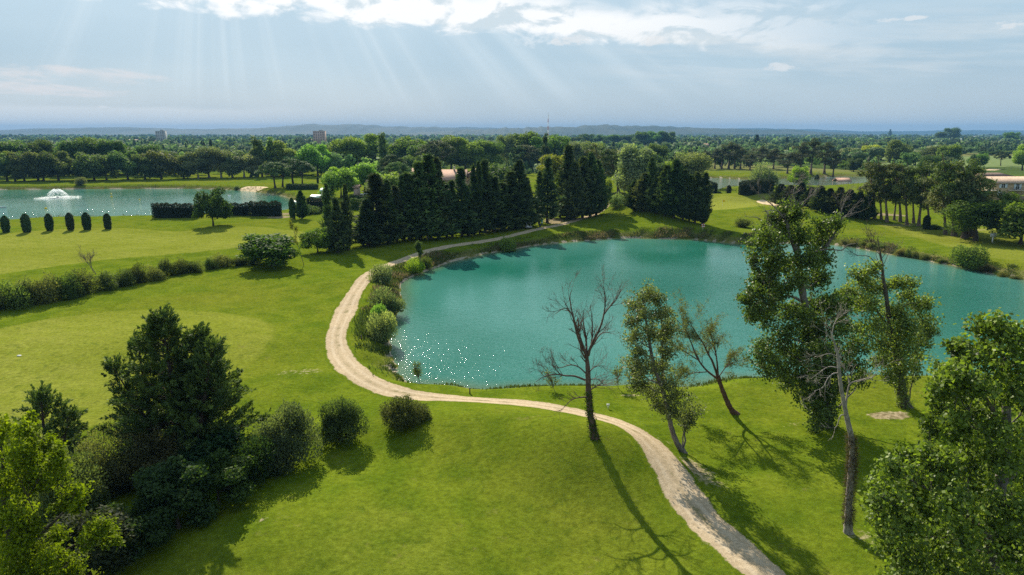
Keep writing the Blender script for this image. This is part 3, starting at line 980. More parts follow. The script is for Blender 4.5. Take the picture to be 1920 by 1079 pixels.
def proto_bush(seed, h=3.0, w=3.6, L=.2, n=5200, upright=.3, ragged=.22, mat=None, stems=9, nl=22, rs=1.0, whips=14):
    r = rng_of(seed); gw, gl = Geo(), Geo()
    lobes = []
    for i in range(nl):
        d = rdir(r, 1)[0]; d[2] = abs(d[2]); k = r.uniform(.6, 1.12)
        c = np.array((d[0] * w * .35 * k, d[1] * w * .35 * k, h * (.13 + .62 * d[2] * k)))
        lobes.append((c, rs * r.uniform(.20, .30) * min(w, h) * (1 + ragged * r.normal())))
        if i < stems: limb(gw, r, (r.normal(0, .03), r.normal(0, .03), 0), c, .035, .01, -.05, 4, 4)
    tot = sum(R * R for _, R in lobes)
    for c, R in lobes:
        m = int(n * R * R / tot); tb = r.normal(.48, .15)
        d = rdir(r, m); p = c + d * (R * (.35 + .65 * r.random(m) ** .5))[:, None]
        p[:, 2] = np.maximum(p[:, 2], .05 + .1 * r.random(m))
        dd = unit(d * .5 + rdir(r, m) * .7 + np.array((0, 0, upright)))
        nr = unit(d + rdir(r, m) * .8)
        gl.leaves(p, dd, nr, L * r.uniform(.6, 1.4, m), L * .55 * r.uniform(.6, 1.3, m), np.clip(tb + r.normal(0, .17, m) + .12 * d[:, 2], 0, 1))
    # whips that break the outline
    for i in range(whips):
        a = r.uniform(0, 6.28); c, R = lobes[r.integers(0, len(lobes))]
        tip = c + np.array((math.cos(a) * R * .8, math.sin(a) * R * .8, R * r.uniform(.9, 1.6)))
        limb(gw, r, c, tip, .012, .004, 0, 3, 4)
        m = 26; t = r.random(m)[:, None]; p = c + (tip - c) * t + r.normal(0, .06, (m, 3))
        gl.leaves(p, unit(rdir(r, m) + np.array((0, 0, .5))), rdir(r, m), L, L * .5, r.normal(.6, .15, m).clip(0, 1))
    return gw.mesh('stems', M_BARK), gl.mesh('foliage', mat or M_LEAF), h


def shell_mesh(r, shape, n, L, W, mat, name='foliage', core=.93, up=.2):
    """clipped foliage: leaves on a closed form; shape(u, v) -> points, normals"""
    g = Geo()
    p, nr = shape(r.random(n), r.random(n))
    p = p - nr * (r.random(n) ** 2 * .25)[:, None]
    nn = unit(nr + rdir(r, n) * .7 + np.array((0, 0, up)))
    dd = unit(np.cross(nn, rdir(r, n)) + nr * .25)
    g.leaves(p, dd, nn, L * r.uniform(.6, 1.3, n), W * r.uniform(.6, 1.3, n), np.clip(r.normal(.45, .2, n), 0, 1))
    return g


def proto_column(seed, h=4.2, w=1.25):
    r = rng_of(seed); gw = Geo()
    trunk_tube(gw, r, .7, .09, wob=.02, n=4)
    def rad(t): return w / 2 * (1 - np.clip((t - .72) / .28, 0, 1) ** 2 * .78) * (.72 + .28 * np.clip(t / .3, 0, 1))
    def shape(u, v):
        t = u; a = v * 2 * math.pi
        rr = rad(t) * (1 + .04 * np.sin(a * 3 + t * 14))
        cap = r.random(len(u)) < .09
        k = np.sqrt(r.random(len(u))); rr = np.where(cap, rr.min() * k, rr); t = np.where(cap, 1.0, t)
        p = np.column_stack((np.cos(a) * rr, np.sin(a) * rr, .15 + t * (h - .15)))
        nr = np.column_stack((np.cos(a), np.sin(a), np.where(cap, 3.0, .12 + 1.2 * np.clip((t - .75) * 3, 0, 1))))
        return p, unit(nr)
    g = shell_mesh(r, shape, 4200, .26, .16, M_NEEDLE)
    t = np.linspace(0, 1, 9); g.tube(np.column_stack((0 * t, 0 * t, .15 + t * (h - .3))), rad(t) * .86, 9, .2)
    return gw.mesh('trunk', M_BARK), g.mesh('crown', M_NEEDLE), h


def hedge_mesh(seed, lx, ly, h, dens=38, L=.28, ragged=.12):
    """clipped hedge block, uneven on top"""
    r = rng_of(seed)
    areas = np.array([lx * h, lx * h, ly * h, ly * h, lx * ly * 1.3]); tot = areas.sum(); n = int(dens * tot)
    which = r.choice(5, n, p=areas / tot); u = r.random(n); v = r.random(n)
    def zt(x, y): return h * (1 + ragged * (.5 * np.sin(x * 1.7 + seed) + .3 * np.sin(x * 4.1 + y * 2) + .2 * np.sin(x * 9.3)))
    x = (u - .5) * lx; y = (v - .5) * ly; z = v * h
    px = np.where(which < 2, x, np.where(which == 2, -lx / 2, np.where(which == 3, lx / 2, x)))
    py = np.where(which == 0, -ly / 2, np.where(which == 1, ly / 2, np.where(which < 4, (u - .5) * ly, y)))
    top = zt(px, py)
    pz = np.where(which == 4, top, v * top)
    p = np.column_stack((px, py, pz)); nr = np.zeros((n, 3))
    for k, d in enumerate(((0, -1, .1), (0, 1, .1), (-1, 0, .1), (1, 0, .1), (0, 0, 1))): nr[which == k] = d
    p += r.normal(0, .09, p.shape); p[:, 2] = np.maximum(p[:, 2], .03)
    nn = unit(nr + rdir(r, n) * .75); dd = unit(np.cross(nn, rdir(r, n)) + nr * .3)
    g = Geo()
    g.leaves(p, dd, nn, L * r.uniform(.6, 1.4, n), L * .65 * r.uniform(.6, 1.3, n), np.clip(r.normal(.45, .2, n), 0, 1))
    g.box((0, 0, h * .40), (lx - .7, max(ly - .7, .2), h * .78), 0, .3)
    return g.mesh('foliage', M_NEEDLE)


# ------------------------------------------------------------------ hero trees, drawn limb by limb
def bare_branch(g, r, p0, d, L, r0, lev, tips=None, up=.12, kids=(3, 6), spread=.9, wob=.13):
    n = 6 if lev > 0 else 4
    pts = [np.asarray(p0, float)]; d = unit(np.asarray(d, float))
    for i in range(n - 1):
        d = unit(d + r.normal(0, wob, 3) + np.array((0, 0, up * .35)))
        pts.append(pts[-1] + d * L / (n - 1))
    pts = np.array(pts)
    g.tube(pts, np.linspace(r0, max(r0 * .25, .006), n), 6 if r0 > .06 else 4 if r0 > .02 else 3)
    if tips is not None and lev <= 1: tips.append(pts)
    if lev <= 0: return pts
    for k in range(r.integers(kids[0], kids[1] + 1)):
        t = r.uniform(.25, 1.0); q = t * (n - 1); i = min(int(q), n - 2); p = pts[i] + (pts[i + 1] - pts[i]) * (q - i)
        dd = unit(pts[i + 1] - pts[i]); nd = unit(dd + spread * rdir(r, 1)[0] + np.array((0, 0, up)))
        bare_branch(g, r, p, nd, L * r.uniform(.35, .62), max(.007, r0 * (.5 - .2 * t)), lev - 1, tips, up, kids, spread, wob)
    return pts


def path_world(px_list, Y, r, wob=.0):
    """a stem drawn in the photo, set up at its own distance, with some depth"""
    p = np.array([P3(a, b, Y + (dy[0] if dy else 0)) for a, b, *dy in px_list])
    return p


def smooth_path(p, rad, n=5):
    q = catmull(np.column_stack((p, rad)), n, False)
    return q[:, :3], np.maximum(q[:, 3], .006)


def hero(name, loc, label, cat, bark_col, leaf_col, mat):
    o = thing(name, loc, label, cat)
    return dict(o=o, loc=np.asarray(loc, float), w=Geo(), l=Geo(), bark=bark_col, leaf=leaf_col, mat=mat)


def hero_done(H, crown='crown'):
    for g, nm, mt, col in ((H['w'], 'trunk', M_BARK, H['bark']), (H['l'], crown, H['mat'], H['leaf'])):
        if g.n == 0: continue
        off = H['loc'].astype(np.float32)
        g.v = [v - off for v in g.v]
        link(nm, g.mesh(nm, mt), H['o'], color=col)


def leaf_twigs(gw, gl, r, stem, c, R, n_twigs, per, L, squash=.85, wood=.012, up=.2, W=.72, spread=.16):
    """twigs from the outer part of a limb into the clump, each set with leaves"""
    stem = np.asarray(stem)
    for k in range(n_twigs):
        a = stem[r.integers(len(stem) // 2, len(stem))]
        d = rdir(r, 1)[0] * np.array((1, 1, squash)); e = np.asarray(c) + d * R * r.uniform(.45, 1.05)
        mid = (a + e) / 2 + r.normal(0, .15 * R, 3); t = np.linspace(0, 1, 4)[:, None]
        p = a * (1 - t) ** 2 + mid * 2 * t * (1 - t) + e * t * t
        gw.tube(p, np.linspace(wood, wood * .4, 4), 3)
        m = int(per * r.uniform(.6, 1.4)); tt = (.3 + .75 * r.random(m) ** .8)[:, None]
        q = a * (1 - tt) ** 2 + mid * 2 * tt * (1 - tt) + e * tt * tt + r.normal(0, spread * R, (m, 3))
        outw = unit(q - np.asarray(c) + 1e-3)
        nr = unit(outw * .5 + rdir(r, m) * .9 + np.array((0, 0, up)))
        dd = unit(np.cross(nr, rdir(r, m)) + np.array((0, 0, -.15)))
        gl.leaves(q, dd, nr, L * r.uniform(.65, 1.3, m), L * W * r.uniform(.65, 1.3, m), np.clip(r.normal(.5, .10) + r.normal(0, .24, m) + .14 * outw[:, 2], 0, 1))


def hero_lobes(H, r, trunk, trad, Y, lobes, L, per, tw=9, up=.2, W=.72, spread=.16, thick=.5):
    L = L * 1.06; per = per * .95
    for (px, py, rpx, dy) in lobes:
        dy = dy * 1.5; c = P3(px, py, Y + dy); R = 1.1 * rpx / ppm(Y + dy, c[2])
        hd = np.linalg.norm(trunk[:, :2] - c[:2], axis=1)
        cost = hd + 1.4 * np.maximum(0, trunk[:, 2] - (c[2] - .45 * hd)) + .25 * np.maximum(0, (c[2] - .8 * hd) - trunk[:, 2])
        i = int(np.argmin(cost)); r0 = min(trad[i] * thick, .025 + .03 * R + .012 * np.linalg.norm(trunk[i] - c))
        st = limb(H['w'], r, trunk[i], c, r0, .016, .10, 5, 7, .07)
        leaf_twigs(H['w'], H['l'], r, st, c, R, int(tw * (.6 + R * .5)), per * R, L, .85, .011, up, W, spread)


def ivy_on(g, r, p, rad, i0, i1, n, L=.16, puff=.18):
    k = r.uniform(i0, i1, n); i = np.minimum(k.astype(int), len(p) - 2); f = (k - i)[:, None]
    c = p[i] * (1 - f) + p[i + 1] * f; rr = rad[i]
    d = rdir(r, n); d[:, 2] *= .3; d = unit(d)
    q = c + d * (rr + puff * r.random(n) ** 1.5)[:, None]
    nr = unit(d + rdir(r, n) * .6 + np.array((0, 0, .3))); dd = unit(np.cross(nr, rdir(r, n)))
    g.leaves(q, dd, nr, L * r.uniform(.6, 1.3, n), L * .8 * r.uniform(.6, 1.3, n), np.clip(r.normal(.45, .2, n), 0, 1))

# ------------------------------------------------------------------ the tall trees on the near lawn
GREEN_POPLAR = (0.086, 0.135, 0.030)
GREEN_LIGHT = (0.105, 0.150, 0.034)
BARK_GREY = (0.20, 0.175, 0.15)
BARK_DARK = (0.075, 0.058, 0.045)


def stem_from(H, px_pts, Y, radii, wob=.05, seed=1, sides=9, n=5):
    r = rng_of(seed)
    p = np.array([P3(a, b, Y) for a, b in px_pts])
    p[1:, 1] += np.cumsum(r.normal(0, wob, len(p) - 1))
    p[0, 2] -= .15
    q, rad = smooth_path(p, np.asarray(radii, float), n)
    H['w'].tube(q, rad, sides, .5, r)
    return q, rad


def build_dead_tree():
    loc = GH(1115, 821); Y = loc[1]; r = rng_of(11)
    H = hero('dead_tree', loc, 'bare dead tree with forked leafless crown beside the gravel track', 'tree', (0.115, 0.075, 0.055), (0.05, 0.085, 0.015), M_LEAF)
    q, rad = stem_from(H, [(1116, 823), (1111, 800), (1106, 770), (1104, 740), (1103, 715), (1102, 690), (1100, 665)], Y, [.36, .27, .235, .21, .20, .18, .15], .03, 1)
    def br(pts, r0, lev=2, dy=0.0, kids=(7, 11)):
        p = np.array([P3(a, b, Y) for a, b in pts]); n = len(p)
        p[:, 1] += np.linspace(0, dy, n)
        s, rr = smooth_path(p, np.linspace(r0, .018, n), 4)
        H['w'].tube(s, rr, 6)
        for k in range(r.integers(*kids) + 2):
            i = r.integers(len(s) // 4, len(s) - 1); d = unit(s[i + 1] - s[i])
            bare_branch(H['w'], r, s[i], unit(d + .8 * rdir(r, 1)[0] + np.array((0, 0, .25))), r.uniform(.7, 1.7), max(.012, rr[i] * .5), lev - 1, None, .15, (3, 5))
        return s
    br([(1100, 668), (1090, 640), (1080, 610), (1070, 585), (1058, 575), (1040, 585)], .10, 3, -.6)
    br([(1100, 668), (1086, 640), (1077, 605), (1070, 565), (1074, 550)], .10, 3, .9)
    br([(1100, 668), (1100, 640), (1096, 610), (1097, 590)], .09, 2, 1.3)
    br([(1101, 668), (1112, 640), (1124, 615), (1131, 590), (1134, 560), (1130, 535)], .11, 3, -.4)
    br([(1131, 592), (1142, 578), (1155, 565), (1166, 545)], .06, 2, .3)
    br([(1101, 665), (1116, 645), (1130, 630), (1150, 632)], .07, 2, 1.0)
    br([(1097, 672), (1088, 650), (1083, 600), (1082, 595)], .08, 2, -.9)
    br([(1104, 668), (1110, 640), (1112, 610), (1108, 575)], .07, 2, .5)
    br([(1097, 713), (1078, 705), (1060, 703), (1040, 700), (1020, 703), (1004, 712)], .085, 3, -.5)
    br([(1098, 700), (1085, 690), (1070, 688), (1050, 695), (1030, 690)], .06, 3, .8)
    br([(1099, 745), (1085, 745), (1072, 748), (1060, 757)], .06, 2, -.3)
    br([(1105, 732), (1118, 727), (1132, 722)], .06, 2, .4)
    br([(1103, 700), (1118, 690), (1140, 692)], .045, 2, .6)
    br([(1105, 712), (1120, 708), (1130, 716)], .045, 2, -.8)
    br([(1099, 680), (1092, 672), (1087, 665)], .055, 1, -.2, (1, 2))
    ivy_on(H['l'], r, q, rad, 1, 16, 900, .13, .16)
    hero_done(H, 'ivy')


def build_sparse_poplar():
    loc = GH(1281, 848); Y = loc[1]; r = rng_of(12)
    H = hero('leaning_tree', loc, 'leaning grey-green tree with thin fluttering crown and two stems beside the bare dead tree', 'tree', (0.15, 0.13, 0.11), (0.125, 0.158, 0.062), M_GLOSSY)
    q, rad = stem_from(H, [(1284, 850), (1270, 832), (1261, 810), (1254, 780), (1246, 745), (1236, 715), (1226, 685), (1218, 645), (1211, 600), (1205, 560), (1203, 545)], Y,
                       [.30, .22, .19, .17, .155, .145, .13, .11, .08, .05, .02], .05, 2)
    q2, rad2 = stem_from(H, [(1254, 782), (1247, 750), (1243, 700), (1242, 650), (1240, 600), (1236, 565)], Y + .5, [.11, .11, .10, .08, .05, .02], .05, 3)
    lob = [(1208, 552, 26, 0), (1190, 572, 22, .4), (1228, 560, 22, .6), (1238, 585, 26, -.4), (1180, 600, 18, .2), (1205, 590, 24, -.8), (1185, 628, 24, .5), (1215, 625, 26, -.4), (1240, 625, 26, .6),
           (1192, 655, 22, -.5), (1180, 690, 26, .4), (1205, 690, 28, -.8), (1232, 680, 28, .4), (1252, 660, 22, -.3), (1262, 610, 22, .2), (1190, 718, 24, -.3), (1215, 730, 26, .7), (1250, 720, 22, -1.0),
           (1240, 760, 24, .5), (1275, 740, 28, -.5), (1300, 762, 24, .4), (1262, 775, 20, -.8), (1285, 790, 18, .2), (1245, 700, 24, 1.2)]
    ta = np.concatenate((q, q2)); ra = np.concatenate((rad, rad2))
    hero_lobes(H, r, ta, ra, Y, lob, .155, 44, 16, .1, .72, .17)
    hero_done(H)


def build_willowy_tree():
    loc = GH(1379, 776); Y = loc[1]; r = rng_of(13)
    H = hero('leaning_tree', loc, 'leaning tree with rust-brown stem and sparse twiggy feathery crown over the pond edge', 'tree', (0.13, 0.070, 0.045), (0.135, 0.160, 0.060), M_LEAF)
    q, rad = stem_from(H, [(1383, 777), (1371, 768), (1362, 750), (1354, 730), (1346, 706)], Y, [.34, .25, .22, .20, .18], .03, 2)
    stems = []
    for pts, rr in (([(1346, 708), (1325, 695), (1308, 672), (1295, 640), (1280, 612), (1262, 596)], .11), ([(1346, 706), (1336, 680), (1326, 662), (1315, 640), (1300, 618), (1290, 600)], .11),
                    ([(1347, 706), (1343, 670), (1336, 640), (1328, 615)], .09), ([(1325, 695), (1300, 700), (1280, 710)], .05), ([(1308, 672), (1285, 660), (1262, 645), (1245, 640)], .055),
                    ([(1347, 706), (1360, 690), (1372, 680)], .05)):
        s, ra = stem_from(H, pts, Y + r.normal(0, .3), np.linspace(rr, .02, len(pts)), .12, int(r.integers(99)), 6, 4); stems.append((s, ra))
    tips = []
    for s, ra in stems:
        for k in range(11):
            i = r.integers(len(s) // 4, len(s) - 1); d = unit(s[i + 1] - s[i])
            bare_branch(H['w'], r, s[i], unit(d + .75 * rdir(r, 1)[0] + np.array((0, 0, .1))), r.uniform(1.0, 2.3), max(.014, ra[i] * .45), 2, tips, .05, (3, 5))
    for p in tips:
        m = r.integers(6, 13); k = r.integers(0, len(p), m)
        c = p[k] + r.normal(0, .12, (m, 3)); nr = rdir(r, m); dd = unit(rdir(r, m) + np.array((0, 0, -.4)))
        H['l'].leaves(c, dd, nr, .13 * r.uniform(.6, 1.3, m), .065, r.normal(.5, .2, m).clip(0, 1))
    hero_done(H)


def build_tall_poplar():
    loc = GH(1546, 800); Y = loc[1]; r = rng_of(14)
    H = hero('poplar_tree', loc, 'tallest dark glossy poplar with ivy-clad base and bare broken top limbs', 'tree', (0.17, 0.15, 0.13), GREEN_POPLAR, M_GLOSSY)
    q, rad = stem_from(H, [(1548, 804), (1546, 770), (1543, 730), (1538, 690), (1530, 650), (1520, 610), (1510, 575), (1503, 545), (1500, 515), (1497, 490), (1490, 462), (1481, 440), (1476, 420), (1470, 400)], Y,
                       [.62, .48, .42, .39, .36, .33, .30, .28, .26, .24, .21, .17, .13, .09], .05, 5, 10)
    st = [(q, rad)]
    for pts, rr, dy in (([(1500, 500), (1497, 470), (1499, 440), (1495, 410), (1490, 385), (1486, 362)], .15, .3), ([(1520, 490), (1545, 470), (1565, 445), (1578, 420), (1590, 405), (1615, 398)], .17, .2),
                        ([(1578, 420), (1576, 400), (1582, 380), (1580, 362)], .06, .2), ([(1510, 480), (1530, 473), (1555, 468), (1578, 470), (1590, 460), (1604, 457)], .085, -.5),
                        ([(1500, 560), (1480, 555), (1460, 560), (1440, 575)], .13, -.6), ([(1512, 578), (1490, 568), (1470, 578), (1446, 566)], .08, .6), ([(1481, 440), (1460, 430), (1440, 420), (1418, 408), (1402, 407)], .06, .3),
                        ([(1470, 405), (1455, 390), (1440, 378), (1425, 368)], .05, -.3), ([(1490, 385), (1505, 380), (1520, 368), (1532, 352)], .05, .2), ([(1486, 365), (1492, 350), (1500, 342)], .03, .2),
                        ([(1476, 420), (1462, 400), (1450, 395), (1432, 398)], .05, .6), ([(1500, 520), (1478, 500), (1455, 490), (1440, 470)], .10, .7), ([(1520, 610), (1550, 600), (1575, 590), (1595, 595)], .11, .5)):
        s, ra = stem_from(H, pts, Y + dy, np.linspace(rr, .022, len(pts)), .12, int(r.integers(999)), 7, 4); st.append((s, ra))
    for s, ra in st[1:4] + st[7:11]:
        for k in range(9):
            i = r.integers(len(s) // 3, len(s) - 1); d = unit(s[i + 1] - s[i])
            bare_branch(H['w'], r, s[i], unit(d + .8 * rdir(r, 1)[0] + np.array((0, 0, .2))), r.uniform(.6, 1.8), max(.012, ra[i] * .45), 2, None, .12, (2, 4))
    for k in range(12):     # twiggy bare top
        s, ra = st[1]; i = r.integers(len(s) // 2, len(s) - 1)
        bare_branch(H['w'], r, s[i], unit(np.array((r.normal(0, .7), r.normal(0, .5), .6))), r.uniform(.8, 1.8), .022, 2, None, .12, (2, 4))
    lob = [(1478, 392, 26, .3), (1500, 400, 20, -.4), (1455, 408, 20, .5), (1440, 440, 28, -.5), (1470, 432, 30, .8), (1500, 440, 24, -.7), (1425, 458, 26, .6), (1412, 478, 20, -.2), (1455, 468, 30, -.9), (1540, 425, 24, .4),
           (1560, 415, 22, -.4), (1530, 452, 30, .8), (1512, 478, 32, -1.0), (1540, 480, 26, .2), (1470, 495, 32, .7), (1445, 492, 26, -.8), (1490, 520, 30, -1.2), (1525, 515, 30, .8), (1545, 520, 20, -.4),
           (1440, 520, 26, .3), (1418, 520, 18, .6), (1412, 550, 24, -.5), (1440, 555, 32, .6), (1465, 540, 28, -1.2), (1395, 555, 16, .2), (1420, 580, 30, -.7), (1440, 598, 28, .7), (1475, 580, 24, 1.2), (1410, 590, 18, .4),
           (1500, 590, 30, -1.0), (1530, 575, 30, .9), (1560, 568, 30, -.5), (1580, 580, 24, .5), (1590, 560, 14, 0), (1545, 610, 34, -1.0), (1580, 612, 26, .7), (1510, 620, 34, .9), (1475, 625, 30, -.8), (1445, 640, 30, .6),
           (1420, 660, 26, -.4), (1425, 690, 22, .4), (1450, 680, 30, -1.0), (1480, 665, 34, .9), (1520, 660, 36, -1.2), (1560, 650, 32, .8), (1500, 700, 32, -1.0), (1470, 710, 26, .6), (1535, 700, 36, .8), (1570, 690, 26, -.5),
           (1515, 735, 28, -1.0), (1545, 740, 32, .4), (1530, 768, 28, -.9), (1560, 725, 24, -.8), (1555, 775, 24, .2), (1525, 795, 16, -1.0), (1390, 560, 14, -.4), (1610, 640, 30, .8), (1600, 680, 26, .4), (1620, 700, 22, .9), (1585, 720, 18, -.3)]
    ta = np.concatenate([s for s, _ in st]); ra = np.concatenate([x for _, x in st])
    hero_lobes(H, r, ta, ra, Y, lob, .19, 36, 15, .15, .85, .18)
    ivy_on(H['l'], r, q, rad, 0, 26, 5200, .19, .75)
    hero_done(H)


def build_bare_trunk_tree():
    loc = GH(1591, 999); Y = loc[1]; r = rng_of(15)
    H = hero('dead_tree', loc, 'pale leafless dead trunk with shaggy dry ivy low down, in front of the tallest poplar', 'tree', (0.30, 0.265, 0.23), (0.075, 0.062, 0.048), M_LEAF)
    q, rad = stem_from(H, [(1592, 1003), (1590, 985), (1591, 955), (1594, 915), (1597, 880), (1598, 850), (1595, 815), (1588, 785), (1582, 755), (1576, 725), (1572, 690), (1570, 665), (1565, 645), (1557, 620)], Y,
                       [.36, .25, .215, .20, .19, .175, .16, .145, .125, .11, .095, .08, .06, .035], .03, 4, 9)
    def br(pts, r0, k=6, dy=0.0, lev=2):
        p = np.array([P3(a, b, Y) for a, b in pts]); p[:, 1] += np.linspace(0, dy, len(p))
        s, rr = smooth_path(p, np.linspace(r0, .012, len(p)), 4); H['w'].tube(s, rr, 6)
        for _ in range(k):
            i = r.integers(len(s) // 3, len(s) - 1)
            bare_branch(H['w'], r, s[i], unit(unit(s[i + 1] - s[i]) + .7 * rdir(r, 1)[0] + np.array((0, 0, .15))), r.uniform(.5, 1.3), max(.008, rr[i] * .5), lev, None, .1, (2, 4))
    br([(1571, 700), (1560, 700), (1548, 708), (1538, 722), (1520, 728)], .045, 8, -.5)
    br([(1570, 690), (1556, 690), (1540, 703), (1528, 716)], .035, 6, .5)
    br([(1586, 762), (1588, 735), (1592, 718), (1610, 710), (1628, 706), (1640, 695)], .06, 10, -.4)
    br([(1588, 780), (1575, 778), (1567, 795), (1560, 800)], .05, 2, -.3, 1)
    br([(1570, 668), (1555, 665), (1540, 672)], .03, 5, .3)
    br([(1592, 718), (1589, 700), (1584, 690)], .03, 5, .3)
    br([(1562, 640), (1550, 625), (1545, 612)], .03, 5, -.2)
    br([(1560, 628), (1566, 610), (1575, 600)], .03, 5, .3)
    # dry strands hanging from the ivy of the lower trunk
    n = 2600; k = r.uniform(6, 30, n); i = k.astype(int).clip(0, len(q) - 2)
    d = rdir(r, n); d[:, 2] = 0; d = unit(d)
    c = q[i] + (q[i + 1] - q[i]) * r.random(n)[:, None] + d * (rad[i] + .1 * r.random(n) ** 2)[:, None]
    dd = unit(d * .45 + np.array((0, 0, -1)) * r.uniform(-.5, 1, n)[:, None] + rdir(r, n) * .45)
    H['l'].leaves(c, dd, rdir(r, n), .30 * r.uniform(.4, 1.3, n), .028, r.normal(.5, .25, n).clip(0, 1))
    hero_done(H, 'dry_ivy')


def build_light_poplar():
    loc = GH(1697, 763); Y = loc[1]; r = rng_of(16)
    H = hero('poplar_tree', loc, 'lighter green poplar with dark ivied stem and dead twig top beside a bare soil patch', 'tree', (0.105, 0.085, 0.068), (0.150, 0.205, 0.046), M_GLOSSY)
    q, rad = stem_from(H, [(1700, 766), (1692, 745), (1688, 720), (1684, 690), (1678, 660), (1670, 625), (1665, 585), (1660, 550), (1655, 520), (1653, 495), (1650, 470), (1645, 445)], Y,
                       [.60, .43, .36, .32, .28, .24, .20, .17, .13, .10, .06, .025], .05, 5, 9)
    st = [(q, rad)]
    for pts, rr, dy in (([(1668, 610), (1640, 580), (1615, 555), (1590, 545), (1575, 540)], .10, .4), ([(1655, 505), (1640, 495), (1625, 480), (1605, 478), (1590, 470)], .05, .2), ([(1653, 490), (1645, 460), (1635, 452)], .03, -.2),
                        ([(1672, 600), (1695, 580), (1715, 570), (1735, 575)], .10, -.4), ([(1660, 545), (1680, 525), (1700, 520)], .06, .4), ([(1683, 690), (1700, 680), (1715, 665)], .08, -.4), ([(1654, 500), (1662, 485), (1668, 470)], .03, .3),
                        ([(1650, 475), (1638, 465), (1632, 450)], .025, -.3)):
        s, ra = stem_from(H, pts, Y + dy, np.linspace(rr, .02, len(pts)), .12, int(r.integers(999)), 6, 4); st.append((s, ra))
    for s, ra in (st[0], st[2], st[3], st[7], st[8]):
        for k in range(9):
            i = r.integers(int(len(s) * .7), len(s) - 1)
            bare_branch(H['w'], r, s[i], unit(unit(s[i + 1] - s[i]) + .8 * rdir(r, 1)[0] + np.array((0, 0, .2))), r.uniform(.6, 1.5), max(.01, ra[i] * .4), 2, None, .12, (2, 4))
    lob = [(1610, 512, 22, .3), (1595, 545, 22, -.4), (1578, 552, 16, .2), (1625, 535, 26, .6), (1640, 505, 20, -.3), (1605, 570, 26, .7), (1630, 570, 26, -.6), (1650, 540, 22, .6), (1680, 530, 18, .2), (1710, 530, 20, -.3), (1700, 555, 22, .4),
           (1690, 585, 26, -.5), (1665, 585, 28, .8), (1640, 605, 26, -.8), (1600, 610, 18, .3), (1720, 575, 22, .5), (1740, 570, 20, -.4), (1735, 600, 26, .4), (1705, 610, 32, -.8), (1680, 625, 32, .8), (1650, 640, 30, -.6), (1725, 635, 28, .3),
           (1750, 620, 14, .2), (1700, 650, 30, -.8), (1670, 665, 28, .6), (1645, 675, 24, -.4), (1720, 670, 24, .5), (1690, 690, 24, -.7), (1715, 695, 16, .2), (1665, 700, 20, -.6), (1680, 715, 16, .3)]
    ta = np.concatenate([s for s, _ in st]); ra = np.concatenate([x for _, x in st])
    hero_lobes(H, r, ta, ra, Y, lob, .19, 30, 15, .15, .85, .20)
    ivy_on(H['l'], r, q, rad, 1, 17, 1500, .17, .3)
    hero_done(H)


